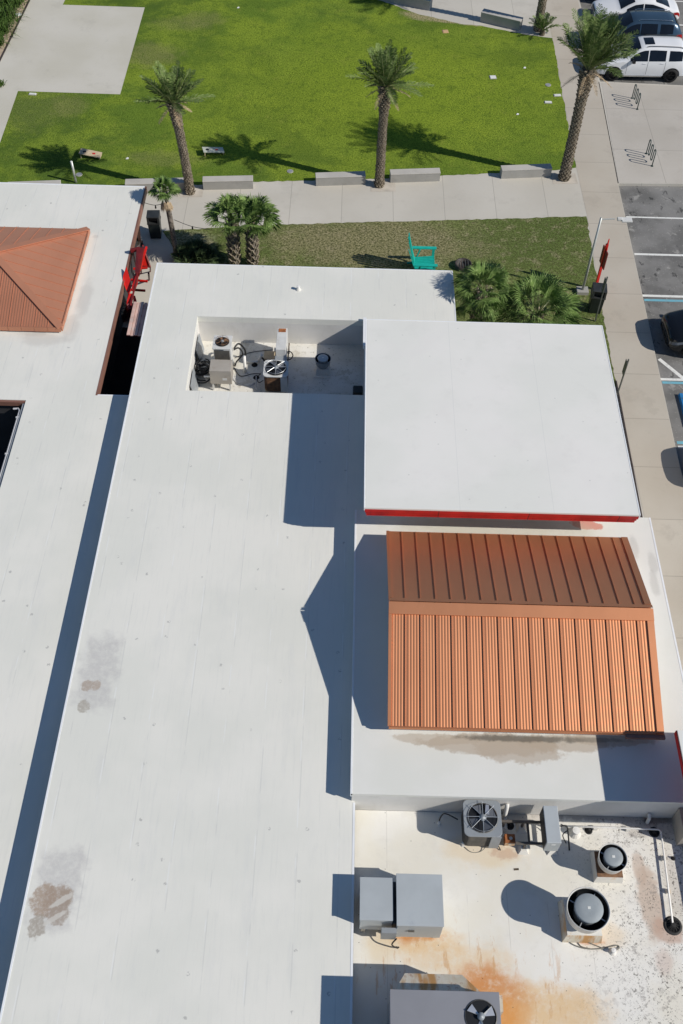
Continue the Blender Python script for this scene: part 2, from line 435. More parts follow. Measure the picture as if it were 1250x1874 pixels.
M['rust'] = mat('rusty steel', (.34, .12, .04), .3, 8, .85, .1)
M['rust_brown'] = mat('brown rusty fan grille', (.20, .11, .06), .3, 8, .8, .1)
def mat_rusty_panel():
    t = NT('rust streaked cream panel')
    c = t.mix(t.rng(t.noise(3, 4), .35, .65), (.60, .54, .42), (.68, .64, .55))
    c = t.mix(t.rng(t.noise(3.2, 5, .6, stretch=(1, .2, .2)), .45, .62), c, (.50, .27, .10))
    c = t.mix(t.op('MULTIPLY', t.rng(t.noise(5, 5, .7), .56, .7), .6), c, (.36, .14, .05))
    return t.out(c, .7)
M['rusty_panel'] = mat_rusty_panel()
M['curb_white'] = mat('white curb coating', (.68, .665, .62), .06, 3, .7, dirt=(.62, .42, .22), dscale=3)
M['steel'] = mat('weathered strut steel', (.13, .115, .10), .2, 6, .6, .3, dirt=(.22, .11, .05), dscale=5)
M['cable'] = mat('black insulated cable', (.012, .012, .013), .1, 5, .5)
M['cable_grey'] = mat('grey cable', (.20, .195, .17), .1, 5, .6)
M['drain'] = mat('black roof drain iron', (.018, .018, .018), .3, 8, .7)
M['can'] = mat('dark green black steel', (.012, .018, .018), .2, 4, .4)
M['can_top'] = mat('black plastic lid', (.03, .033, .034), .2, 4, .45)
M['teal'] = mat('teal painted wood', (.008, .40, .33), .08, 5, .5)
M['pole'] = mat('galvanised pole', (.50, .52, .50), .06, 4, .4, .3)
M['sign_back'] = mat('grey aluminium sign back', (.13, .135, .125), .1, 5, .5, .3)
M['block'] = mat('cast concrete block', (.46, .44, .405), .06, 1.2, .85, bump=.004, dirt=(.38, .36, .33), dscale=1)
M['block_face'] = mat('weathered concrete with side shade', (.35, .34, .315), .06, 1.5, .85, bump=.004, dirt=(.27, .26, .24), dscale=1.2)  # darker than the seat slab, with shade mixed into the block sides
M['rack'] = mat('dark green rack tube', (.012, .045, .045), .1, 5, .45)
M['wood'] = mat('bare pine board', (.50, .40, .27), .1, 8, .6)
M['board_grey'] = mat('pale grey board', (.42, .44, .38), .1, 8, .6)
M['box_white'] = mat('white utility lid', (.70, .71, .68), .06, 4, .6)
M['card'] = mat('brown cardboard', (.55, .36, .19), .08, 5, .8)
M['iron'] = mat('dark bronze ring', (.05, .038, .034), .2, 6, .6)
M['pink'] = mat('faded pink boards', (.60, .40, .34), .15, 3, .75, dirt=(.58, .54, .50), dscale=2)
M['bed'] = mat('mulch', (.10, .075, .05), .3, 10, .95, bump=.03)
M['date_leaf'] = mat_leaf('date palm leaflets', (.10, .16, .045), (.17, .24, .075), (.38, .43, .20))
M['rachis'] = mat('palm rachis', (.25, .27, .12), .15, 6, .5)
M['fan_leaf'] = mat_leaf('fan palm leaf', (.085, .150, .038), (.17, .26, .070), (.34, .43, .17))
M['fan_dark'] = mat_leaf('dark palmetto leaf', (.035, .060, .026), (.065, .10, .04), (.14, .18, .09))
M['dead_leaf'] = mat('dry palm leaf', (.40, .30, .19), .2, 8, .8)
M['bark_date'] = mat_bark('date palm bark', (.05, .042, .03), (.14, .115, .085))
M['bark_boot'] = mat_bark('old frond stubs', (.17, .14, .10), (.42, .36, .28))
M['bark_sabal'] = mat_bark('cabbage palm bark', (.08, .07, .06), (.24, .21, .18))
M['grass_clump'] = mat_leaf('ornamental grass blades', (.045, .090, .018), (.085, .15, .03), (.17, .23, .07))
M['glass'] = mat('dark car glass', (.006, .008, .012), .1, 3, .06)
M['tyre'] = mat('tyre rubber', (.012, .012, .013), .1, 6, .8)
M['rim_black'] = mat('black alloy', (.02, .02, .022), .1, 6, .3, .6)
M['rim'] = mat('silver alloy', (.45, .46, .48), .1, 6, .3, .8)
M['chrome'] = mat('bright trim', (.6, .62, .65), .05, 6, .15, 1.0)
M['lamp_glass'] = mat('headlamp glass', (.10, .12, .15), .1, 6, .1)
M['tail'] = mat('tail lamp red', (.35, .01, .01), .1, 6, .2)
M['paint_white'] = mat('white car paint', (.74, .75, .77), .02, 1, .22)
M['paint_blue'] = mat('steel blue car paint', (.045, .085, .135), .05, 1, .2, .35)
M['paint_maroon'] = mat('maroon car paint', (.06, .01, .02), .05, 1, .2, .3)
M['paint_black'] = mat('black car paint', (.006, .007, .009), .05, 1, .14)
M['under'] = mat('black underbody', (.01, .01, .01), .1, 4, .9)

# ------------------------------------------------------------------ mesh helpers
def tag(o, label=None, cat=None, group=None, kind=None):
    if label: o['label'] = label
    if cat: o['category'] = cat
    if group: o['group'] = group
    if kind: o['kind'] = kind
    return o

def thing(name, label, cat, loc=(0, 0, 0), rz=0.0, group=None):
    o = bpy.data.objects.new(name, None)
    o.empty_display_size = .2
    col.objects.link(o)
    o.location = loc; o.rotation_euler = (0, 0, rz)
    return tag(o, label, cat, group)

class MB:
    def __init__(s): s.v = []; s.f = []
    def add(s, vs, fs):
        b = len(s.v)
        s.v += [tuple(v) for v in vs]
        s.f += [tuple(i + b for i in f) for f in fs]
        return s
    def box(s, x0, x1, y0, y1, z0, z1):
        vs = [(x0, y0, z0), (x1, y0, z0), (x1, y1, z0), (x0, y1, z0), (x0, y0, z1), (x1, y0, z1), (x1, y1, z1), (x0, y1, z1)]
        return s.add(vs, [(0, 3, 2, 1), (4, 5, 6, 7), (0, 1, 5, 4), (1, 2, 6, 5), (2, 3, 7, 6), (3, 0, 4, 7)])
    def cbox(s, c, sx, sy, sz, rz=0.0, rx=0.0, ry=0.0):
        m = Matrix.Translation(c) @ Matrix.Rotation(rz, 4, 'Z') @ Matrix.Rotation(ry, 4, 'Y') @ Matrix.Rotation(rx, 4, 'X')
        vs = [m @ Vector((a * sx / 2, b * sy / 2, d * sz / 2)) for d in (-1, 1) for (a, b) in ((-1, -1), (1, -1), (1, 1), (-1, 1))]
        return s.add(vs, [(0, 3, 2, 1), (4, 5, 6, 7), (0, 1, 5, 4), (1, 2, 6, 5), (2, 3, 7, 6), (3, 0, 4, 7)])
    def bar(s, p, q, a, b=None):
        b = b or a
        p = Vector(p); q = Vector(q); d = (q - p).normalized()
        u = d.cross(Vector((0, 0, 1)))
        if u.length < .05: u = Vector((1, 0, 0))
        u.normalize(); v = d.cross(u).normalized()
        vs = [e + u * i * a / 2 + v * j * b / 2 for e in (p, q) for (i, j) in ((-1, -1), (1, -1), (1, 1), (-1, 1))]
        return s.add(vs, [(0, 3, 2, 1), (4, 5, 6, 7), (0, 1, 5, 4), (1, 2, 6, 5), (2, 3, 7, 6), (3, 0, 4, 7)])
    def prism(s, pts, z0, z1):
        n = len(pts)
        a = sum(pts[i][0] * pts[(i + 1) % n][1] - pts[(i + 1) % n][0] * pts[i][1] for i in range(n))
        if a < 0: pts = pts[::-1]
        vs = [(p[0], p[1], z0) for p in pts] + [(p[0], p[1], z1) for p in pts]
        fs = [tuple(range(n))[::-1], tuple(range(n, 2 * n))] + [(i, (i + 1) % n, (i + 1) % n + n, i + n) for i in range(n)]
        return s.add(vs, fs)
    def sheet(s, pts, z):
        n = len(pts)
        a = sum(pts[i][0] * pts[(i + 1) % n][1] - pts[(i + 1) % n][0] * pts[i][1] for i in range(n))
        if a < 0: pts = pts[::-1]
        return s.add([(p[0], p[1], z) for p in pts], [tuple(range(n))])
    def cyl(s, c, r0, r1, h, n=20, cap=True):
        x, y, z = c
        vs = [(x + r0 * math.cos(2 * math.pi * i / n), y + r0 * math.sin(2 * math.pi * i / n), z) for i in range(n)]
        vs += [(x + r1 * math.cos(2 * math.pi * i / n), y + r1 * math.sin(2 * math.pi * i / n), z + h) for i in range(n)]
        fs = [(i, (i + 1) % n, (i + 1) % n + n, i + n) for i in range(n)]
        if cap: fs += [tuple(range(n))[::-1], tuple(range(n, 2 * n))]
        return s.add(vs, fs)
    def lathe(s, c, prof, n=28):
        x, y, z = c
        vs = []; fs = []
        for (r, h) in prof:
            vs += [(x + r * math.cos(2 * math.pi * i / n), y + r * math.sin(2 * math.pi * i / n), z + h) for i in range(n)]
        for k in range(len(prof) - 1):
            fs += [(k * n + i, k * n + (i + 1) % n, (k + 1) * n + (i + 1) % n, (k + 1) * n + i) for i in range(n)]
        return s.add(vs, fs)
    def tube(s, pts, r, n=6):
        pts = [Vector(p) for p in pts]
        rings = []; up = Vector((0, 0, 1))
        for i, p in enumerate(pts):
            d = (pts[min(i + 1, len(pts) - 1)] - pts[max(i - 1, 0)]).normalized()
            u = d.cross(up)
            if u.length < .05: u = d.cross(Vector((0, 1, 0)))
            u.normalize(); v = d.cross(u).normalized()
            rr = r[i] if isinstance(r, (list, tuple)) else r
            rings.append([p + (u * math.cos(2 * math.pi * k / n) + v * math.sin(2 * math.pi * k / n)) * rr for k in range(n)])
        vs = [q for ring in rings for q in ring]
        fs = [(i * n + k, i * n + (k + 1) % n, (i + 1) * n + (k + 1) % n, (i + 1) * n + k) for i in range(len(pts) - 1) for k in range(n)]
        fs += [tuple(range(n))[::-1], tuple(range((len(pts) - 1) * n, len(pts) * n))]
        return s.add(vs, fs)
    def build(s, name, m, parent=None, off=None, smooth=False, bevel=0.0):
        if off is None: off = (0, 0, 0)
        me = bpy.data.meshes.new(name)
        me.from_pydata([(v[0] - off[0], v[1] - off[1], v[2] - off[2]) for v in s.v], [], s.f)
        me.update()
        bm = bmesh.new(); bm.from_mesh(me)
        bmesh.ops.recalc_face_normals(bm, faces=bm.faces)
        bm.to_mesh(me); bm.free()
        me.materials.append(m)
        if smooth:
            for p in me.polygons: p.use_smooth = True
        o = bpy.data.objects.new(name, me)
        col.objects.link(o)
        if parent: o.parent = parent
        if bevel:
            b = o.modifiers.new('bevel', 'BEVEL'); b.width = bevel; b.segments = 2; b.limit_method = 'ANGLE'
        return o

def bez(p, n=14):
    """smooth curve through points"""
    p = [Vector(q) for q in p]
    q = [p[0]] + p + [p[-1]]
    out = []
    for i in range(1, len(q) - 2):
        for k in range(n):
            t = k / n
            a, b, c, d = q[i - 1], q[i], q[i + 1], q[i + 2]
            out.append(.5 * ((2 * b) + (c - a) * t + (2 * a - 5 * b + 4 * c - d) * t * t + (3 * b - a - 3 * c + d) * t ** 3))
    out.append(p[-1])
    return out

def ragged(pts, step=.22, amp=.035):
    rg = random.Random(5); out = []
    n_ = len(pts)
    for i in range(n_):
        a_, b_ = Vector(pts[i]), Vector(pts[(i + 1) % n_])
        d_ = b_ - a_; k_ = max(1, min(400, int(d_.length / step))); q_ = Vector((-d_.y, d_.x)).normalized() if d_.length > 0 else Vector((0, 0))
        for j_ in range(k_):
            p_ = a_ + d_ * j_ / k_ + (q_ * rg.uniform(-amp, amp) if j_ else Vector((0, 0)))
            out.append((p_.x, p_.y))
    return out

def structure(name, mb, m):
    o = mb.build(name, m)
    o['kind'] = 'structure'
    return o

# ------------------------------------------------------------------ ground
KERB = -.13
structure('ground', MB().sheet([(-400, -300), (400, -300), (400, 500), (-400, 500)], KERB - .012), M['far_ground'])
XC0, XC1 = 12.67, 12.36                  # kerb line of the parking
structure('car_park', MB().sheet([(12.0, -20), (60, -20), (60, 120), (12.0, 120)], KERB), M['asphalt'])
pav = [(-60, -20), (12.2, -20), (XC1, 25.0), (12.66, 42.2), (22.0, 42.5), (22.0, 51.0), (13.05, 51.35), (13.05, 110), (-60, 110)]
structure('pavement', MB().prism(pav, KERB - .005, 0.0), M['concrete'])
structure('sidewalk', MB().sheet([(10.83, 5), (12.15, 5), (12.34, 25.0), (12.64, 42.2), (12.95, 51.3), (12.95, 110), (10.98, 110), (10.98, 56), (10.83, 43.2), (10.86, 39.6), (10.63, 31.5), (10.60, 28)], .004), M['walk'])
structure('bike_pad', MB().sheet([(12.69, 42.25), (21.9, 42.5), (21.9, 50.9), (13.1, 51.25)], .004), M['pad'])
# thin dark joint between the sidewalk and the bike pad
structure('expansion_joint', MB().sheet([(12.645, 42.2), (12.68, 42.2), (12.985, 51.3), (12.95, 51.3)], .006), M['dark'])
L = lambda *p: [G(*q) for q in p]
# big slab top left
slab = L((115, 9), (265, 14), (220, 173), (33, 167)) + [G(0, 262), (-30, 41), (-30, 75), G(130, -22)]
structure('concrete_slab', MB().sheet(slab, .014), M['slab'])
lawn = [G(1054, 307), G(1008, 312), G(805, 322), G(669, 328), G(464, 333), G(370, 338), G(230, 340), (-13, 40.9), (-34, 40.6), (-34, 76), G(400, -60), G(640, -28), G(700, 2), G(765, 26), G(850, 45), G(880, 47), G(955, 62), G(1011, 70)]
structure('lawn', MB().sheet(ragged(lawn), .009), M['lawn'])
dl = L((297, 423), (400, 417), (480, 412), (700, 406), (900, 401), (1073, 396), (1112, 622)) + [(10.6, 28.0), (9.0, 27.4), (3.0, 27.4), (-5.6, 30.5), G(330, 475), G(312, 445)]
structure('side_lawn', MB().sheet(ragged(dl), .009), M['dry_lawn'])
structure('gravel_strip', MB().sheet([(9.5, 19.3), (10.5, 19.3), (10.62, 28.6), (9.5, 28.6)], .014), M['gravel'])
structure('metal_edging', MB().prism([(10.5, 19.2), (10.55, 19.2), (10.66, 28.9), (10.61, 28.9)], 0, .05), M['iron'])
# sand and edging top left
structure('sand_bed', MB().sheet([G(55, 0), G(0, 112), (-34, 48), (-34, 75), G(75, -40)], .018), M['sand'])
a, b = G(55, 0), G(0, 112)
d = ((a[0] - b[0]), (a[1] - b[1])); k = .6
MB().bar((b[0] - d[0] * .5, b[1] - d[1] * .5, .03), (a[0] + d[0] * .4, a[1] + d[1] * .4, .03), .07, .06).build('bed_edging', M['iron'])
o = bpy.data.objects['bed_edging']; o['kind'] = 'structure'
# palm pits in the promenade
pits = []
for (px, py, w_) in ((700, 342, .9), (347, 352, .95), (1032, 328, .95)):
    x, y = G(px, py)
    pits.append((x, y))
mbp = MB()
for (x, y) in pits: mbp.sheet([(x - .55, y - .40), (x + .62, y - .34), (x + .60, y + .50), (x - .55, y + .45)], .006)
structure('tree_pits', mbp, M['pit_sand'])

# parking lines
mbw = MB(); mbb = MB()
def stripe(mb, px0, py0, y_off=0, x1=24.0, wd=.10, z=KERB + .004):
    x, y = G(px0, py0, KERB)
    mb.sheet([(x, y + y_off - wd / 2), (x1, y + y_off - wd / 2), (x1, y + y_off + wd / 2), (x, y + y_off + wd / 2)], z)
stripe(mbw, 1146, 397); stripe(mbw, 1161, 465, wd=.13); stripe(mbw, 1176, 541, wd=.14); stripe(mbb, 1179, 549, wd=.14)
stripe(mbw, 1209, 694, wd=.13); stripe(mbb, 1212, 700, wd=.13)
stripe(mbb, 1239, 810, wd=.14); stripe(mbw, 1241, 818, wd=.12)
for (p, q) in (((1206, 657), (1252, 694)),):
    a = Vector(G3(*p, KERB)); b = Vector(G3(*q, KERB)); b = a + (b - a) * 1.6; u = (b - a).cross(Vector((0, 0, 1))).normalized() * .08
    mbw.sheet([tuple((a + u)[:2]), tuple((b + u)[:2]), tuple((b - u)[:2]), tuple((a - u)[:2])], KERB + .006)
for y in (55.2, 57.95, 60.8, 63.5): mbw.sheet([(14.2, y - .06), (19.2, y - .06), (19.2, y + .06), (14.2, y + .06)], KERB + .004)
structure('white_parking_lines', mbw, M['line_white'])
structure('blue_parking_lines', mbb, M['line_blue'])
# dark wheel-stained pale concrete of the lawn's utility lids etc. come later as things

# ------------------------------------------------------------------ middle building (long white roof with the equipment well)
XR0, XR1 = -7.26, .53
bld = thing('flat_roof_building', 'long building with a flat white roof and a sunken equipment well', 'building', (-3, 20, 0))
off = (-3, 20, 0)
px0, px1, py0, py1 = -5.42, .66, 24.5, 28.27
rf = MB()
def slab_with_hole(mb, X0, X1, Y0, Y1, hx0, hx1, hy0, hy1, z0, z1):
    o_ = [(X0, Y0), (X1, Y0), (X1, Y1), (X0, Y1)]; i_ = [(hx0, hy0), (hx1, hy0), (hx1, hy1), (hx0, hy1)]
    vs = [(x, y, z) for z in (z0, z1) for (x, y) in o_ + i_]
    fs = []
    for k_ in range(4):
        n_ = (k_ + 1) % 4
        fs.append((8 + k_, 8 + n_, 12 + n_, 12 + k_))
        fs.append((k_, 4 + k_, 4 + n_, n_))
        fs.append((k_, n_, 8 + n_, 8 + k_))
        fs.append((4 + k_, 12 + k_, 12 + n_, 4 + n_))
    mb.add(vs, fs)
slab_with_hole(rf, XR0, .72, 17.5, 31.2, px0, px1, py0, py1, ZM - .25, ZM)
rf.box(XR0, .53, -8, 17.5, ZM - .25, ZM)
rf.box(.72, 3.95, 26.0, 31.2, ZM - .25, ZM)
rf.build('roof', M['roof'], bld, off)
wl = MB()
wl.box(XR0 + .12, XR0 + .30, -8, 31.05, 0, ZM - .25)
wl.box(XR0 + .30, 3.80, 30.87, 31.05, 0, ZM - .25)
wl.box(3.62, 3.80, 26.2, 30.87, 0, ZM - .25)
wl.build('wall', M['wall'], bld, off)
# equipment well: floor and walls
wf = MB().box(px0 + .002, px1 - .002, py0 + .002, py1 - .002, ZP - .2, ZP)
wf.build('well_floor', M['roof_pit'], bld, off)
ww = MB()
ww.box(px0 - .2, px0, py0 - .2, py1 + .2, ZP - .21, ZM - .253)
ww.box(px1, px1 + .03, py0 - .2, py1 + .2, ZP - .21, ZM - .253)
ww.box(px0, px1, py1, py1 + .2, ZP - .21, ZM - .253)
ww.box(px0, px1, py0 - .2, py0, ZP - .21, ZM - .253)
ww.build('well_wall', M['wall'], bld, off)
ed = MB()
ed.box(XR0 - .03, XR0 + .02, -8, 31.2, ZM - .20, ZM + .006)
ed.box(XR0 - .03, 3.98, 31.2, 31.24, ZM - .20, ZM + .006)
ed.box(3.95, 3.99, 26.2, 31.2, ZM - .20, ZM + .006)
ed.box(.49, .545, -8, 10.1, ZM - .2, ZM + .006)
ed.box(px1 - .06, px1 + .06, py0 + 2.3, py1 + .02, ZM - .02, ZM + .14)
ed.build('drip_edge', M['edge'], bld, off)

# ------------------------------------------------------------------ square raised roof
sq = thing('square_roof_building', 'taller square block with a clean white roof and a red fascia along its front', 'building', (4.6, 22, 0))
off = (4.6, 22, 0)
X0, X1, Y0, Y1 = .67, 8.55, 18.1, 26.13
MB().box(X0, X1, Y0, Y1, ZC - .06, ZC).build('roof', M['roof_square'], sq, off)
MB().box(X0 - .02, X1 + .02, Y1, Y1 + .03, ZC - .12, ZC + .006).box(X0 - .03, X0, Y0, Y1, ZC - .12, ZC + .006).box(X1, X1 + .03, Y0, Y1, ZC - .12, ZC + .006).build('drip_edge', M['edge'], sq, off)
fa = MB()
for i, (dy, z0, z1) in enumerate(((.0, -.20, -.062), (.025, -.30, -.202), (.05, -.42, -.302))):
    fa.box(X0 + dy, X1 - dy, Y0 + dy, Y1 - dy, ZC + z0, ZC + z1)
fa.build('red_fascia', M['red'], sq, off)
MB().box(X0 + .12, X1 - .12, Y0 + 1.1, Y1 - .12, 0, ZC - .44).build('wall', M['wall'], sq, off)
MB().box(X0 + .12, X1 - .12, Y0 + .12, Y1 - .12, ZC - .45, ZC - .422).build('soffit', M['wall'], sq, off)

# ------------------------------------------------------------------ gabled building (copper roof on a white parapet roof) with the service roof in front
gb = thing('gabled_building', 'low building with a copper gable on its white roof and a stained service roof', 'building', (4.9, 14, 0))
off = (4.9, 14, 0)
GX0, GX1, GY0, GY1 = .43, 9.38, 10.13, 19.15
MB().box(GX0, GX1, GY0, GY1, ZD - .10, ZD).build('parapet_roof', M['roof_gable'], gb, off)
gw = MB()
gw.box(GX0 + .02, GX1 - .02, GY0 + .02, GY1 - .02, 0, ZD - .103)
gw.build('wall', M['wall'], gb, off)
MB().box(GX0 - .02, GX0 + .03, GY0, GY1, ZD - .16, ZD + .006).build('drip_edge', M['edge'], gb, off)
MB().box(GX1 - .03, GX1 + .02, GY0, GY1, ZD - .16, ZD + .006).build('drip_edge', M['edge'], gb, off)
MB().box(.56, 9.9, -8, GY0 + .01, ZE - .15, ZE).build('service_roof', M['roof_service'], gb, off)
MB().box(.58, 9.85, -8, GY0 - .02, 0, ZE - .153).build('service_wall', M['wall'], gb, off)
MB().box(9.38, 9.60, -8, 9.3, ZE + .001, ZE + .62).build('side_parapet', M['wall'], gb, off)
MB().box(8.72, 9.36, 9.42, GY0 - .003, ZE + .001, ZE + .72).build('tan_upstand', M['unit_tan'], gb, off)
# copper gable
CX0, CX1 = 1.36, 8.37
CYb, CYr, CYf = 17.98, 14.93, 11.78
ZEA, ZRI = 4.28, 5.20
body = MB()
n_ = 2
vs = [(CX0 + .08, CYf + .12, ZD + .002), (CX0 + .08, CYb - .12, ZD + .002), (CX0 + .08, CYb - .12, ZEA - .03), (CX0 + .08, CYr, ZRI - .07), (CX0 + .08, CYf + .12, ZEA - .03)]
vs += [(CX1 - .08, y, z) for (x, y, z) in vs]
body.add(vs, [(0, 1, 2, 3, 4), (9, 8, 7, 6, 5), (0, 5, 6, 1), (1, 6, 7, 2), (4, 9, 5, 0), (2, 7, 8, 3), (3, 8, 9, 4)])
body.build('gable_wall', M['wall'], gb, off)
def slope_panel(name, y0, z0, y1, z1, mtl, corr, ribs, xs=CX0, xe=CX1):
    """ribbed metal slope between eave (y0,z0) and ridge (y1,z1)"""
    mb = MB()
    dy, dz = y1 - y0, z1 - z0
    Ls = math.hypot(dy, dz)
    ny, nz = (-dz / Ls, dy / Ls)
    if nz < 0: ny, nz = -ny, -nz
    def P(x, t, h): return (x, y0 + dy * t + ny * h, z0 + dz * t + nz * h)
    prof = [(xs, 0)]
    pitch = (xe - xs) / ribs
    for i in range(ribs):
        xa = xs + i * pitch
        if corr:
            m_ = 4
            for j in range(m_):
                c0 = xa + .05 + (pitch - .10) * (j + .5) / m_
                wv = (pitch - .1) / m_
                prof += [(c0 - wv * .45, 0), (c0 - wv * .22, .003), (c0, .0045), (c0 + wv * .22, .003), (c0 + wv * .45, 0)]
        prof += [(xa + pitch - .012, 0), (xa + pitch - .009, .034), (xa + pitch + .001, .034), (xa + pitch + .004, 0)] if i < ribs - 1 else [(xe, 0)]
    n = len(prof)
    top = [P(x, 0, h + .02) for (x, h) in prof] + [P(x, 1, h + .02) for (x, h) in prof]
    fs = [(i, i + 1, n + i + 1, n + i) for i in range(n - 1)]
    mb.add(top, fs)
    mb.add([P(xs, 0, -.02), P(xe, 0, -.02), P(xe, 1, -.02), P(xs, 1, -.02)], [(0, 3, 2, 1)])
    for (x) in (xs, xe): mb.add([P(x, 0, -.02), P(x, 0, .02), P(x, 1, .02), P(x, 1, -.02)], [(0, 1, 2, 3)])
    mb.add([P(xs, 0, -.02), P(xe, 0, -.02), P(xe, 0, .02), P(xs, 0, .02)], [(0, 1, 2, 3)])
    return mb, P
mb, P1 = slope_panel('front', CYf, ZEA, CYr, ZRI, None, True, 17)
fr = mb.build('front_slope', M['copper'], gb, off)
mb, P2 = slope_panel('back', CYb, ZEA, CYr, ZRI, None, False, 17)
bk = mb.build('back_slope', M['copper'], gb, off)
# ridge cap and rake trims
rc = MB()
for P, sgn in ((P1, 1), (P2, -1)):
    t0_ = .90 if sgn == 1 else .965
    q = [P(CX0 - .03, t0_, .085), P(CX1 + .03, t0_, .085), P(CX1 + .03, 1.004, .085), P(CX0 - .03, 1.004, .085)]
    rc.add(q, [(0, 1, 2, 3)])
    q2 = [P(CX0 - .03, t0_, .03), P(CX1 + .03, t0_, .03)]
    rc.add([q[0], q[1], q2[1], q2[0]], [(0, 1, 2, 3)])
rc.build('ridge_cap', M['copper'], gb, off)
for P in (P1, P2):
    for (x0_, x1_) in ((CX0 - .03, CX0 + .055), (CX1 - .15, CX1 + .03)):
        a_ = [P(x0_, 0, -.06), P(x1_, 0, -.06), P(x1_, 0, .060), P(x0_, 0, .060)]
        b_ = [P(x0_, .95, -.06), P(x1_, .95, -.06), P(x1_, .95, .060), P(x0_, .95, .060)]
        MB().add(a_ + b_, [(0, 1, 2, 3), (7, 6, 5, 4), (0, 4, 5, 1), (1, 5, 6, 2), (2, 6, 7, 3), (3, 7, 4, 0)]).build('rake_trim', M['copper'], gb, off)
MB().box(CX0, CX1 + .05, CYf - .04, CYf - .005, ZEA - .10, ZEA + .005).build('eave_trim', M['copper'], gb, off)
MB().box(CX0, CX1, CYb + .005, CYb + .04, ZEA - .10, ZEA + .005).build('eave_trim', M['copper'], gb, off)
MB().box(CX1 - .95, CX1 + .06, CYf - .14, CYf - .045, ZEA - .10, ZEA - .01).build('eave_shadow_strip', M['brown_fascia'], gb, off)  # brown strip standing in for the shadow across the eave's right end
for (xx, yy, zz) in ((1180, 1475, ZE + .05),):
    x, y = G(xx, yy, zz)
    MB().tube([(x, GY0 - .0, ZE + .30), (x, GY0 - .10, ZE + .26), (x, GY0 - .13, ZE + .02)], .045, 10).build('scupper_spout', M['wall'], gb, off)

# ------------------------------------------------------------------ corner building at the right edge
cb = thing('corner_building', 'tall white block at the right edge with a red roof edge', 'building', (11, 10.2, 0))
off = (11, 10.2, 0)
FX, FY0, FY1, FZ = 8.43, 9.0, 11.46, 5.16
MB().box(FX + .02, 14, FY0 + .02, FY1 - .02, FZ - .05, FZ).build('roof', M['roof_square'], cb, off)
MB().box(FX, 14, FY0, FY1, FZ - .22, FZ - .052).build('red_fascia', M['red'], cb, off)
MB().box(9.95, 13.9, FY0 + .05, FY1 - .1, 0, FZ - .223).build('wall', M['wall'], cb, off)

# ------------------------------------------------------------------ left building
lb = thing('hipped_roof_building', 'white flat roofed building with a brown copper hipped roof in the middle of it', 'building', (-13, 28, 0))
off = (-13, 28, 0)
LXR, LXI = -8.62, -7.30
lr = MB()
VX, VY = -10.96, 24.4
lr.box(-34, LXR, 24.72, 36.9, ZL - .22, ZL)
lr.box(VX, LXI, -8, 24.72, ZL - .22, ZL)
lr.box(-34, VX, VY, 24.72, ZL - .22, ZL)
lr.build('roof', M['roof'], lb, off)
lf = MB()
lf.box(LXR, LXR + .07, 24.72, 36.95, ZL - .26, ZL + .006)
lf.build('side_fascia', M['brown_fascia'], lb, off)
MB().box(-34, LXR + .03, 36.9, 36.96, ZL - .2, ZL + .006).box(LXR + .07, LXI, 24.72, 24.76, ZL - .2, ZL + .006).build('drip_edge', M['edge'], lb, off)
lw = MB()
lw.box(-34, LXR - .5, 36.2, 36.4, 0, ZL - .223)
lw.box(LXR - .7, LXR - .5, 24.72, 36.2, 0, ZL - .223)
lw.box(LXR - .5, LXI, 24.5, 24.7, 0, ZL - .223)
lw.build('wall', M['shade_dark'], lb, off)
# courtyard opening, its shade put into near-black walls and floor, with conduit clipped along its rim
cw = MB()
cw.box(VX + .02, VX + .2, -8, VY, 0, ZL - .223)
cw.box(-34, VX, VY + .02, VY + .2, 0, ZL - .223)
cw.build('courtyard_wall', M['shade_dark'], lb, off)
MB().box(-34, VX + .01, -8, VY, .02, .06).build('courtyard_floor', M['shade_dark'], lb, off)
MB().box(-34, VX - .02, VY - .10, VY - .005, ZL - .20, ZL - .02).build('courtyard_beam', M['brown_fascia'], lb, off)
MB().box(VX - .10, VX - .003, -8, VY - .12, ZL - .20, ZL - .05).build('courtyard_rim', M['unit_grey'], lb, off)
cr = MB().tube([(VX - .42, VY - .26, ZL - .18), (VX - .25, VY - .26, ZL - .16), (VX - .16, VY - .40, ZL - .12), (VX - .15, VY - .9, ZL - .1), (VX - .15, -7.9, ZL - .1)], .035, 8)
cr.build('conduit', M['pipe_grey'], lb, off)
for y in (VY - .75, VY - 2.4, VY - 4.6, VY - 7): MB().box(VX - .20, VX + .0, y - .03, y + .03, ZL - .14, ZL - .055).build('conduit_clip', M['pipe_grey'], lb, off)
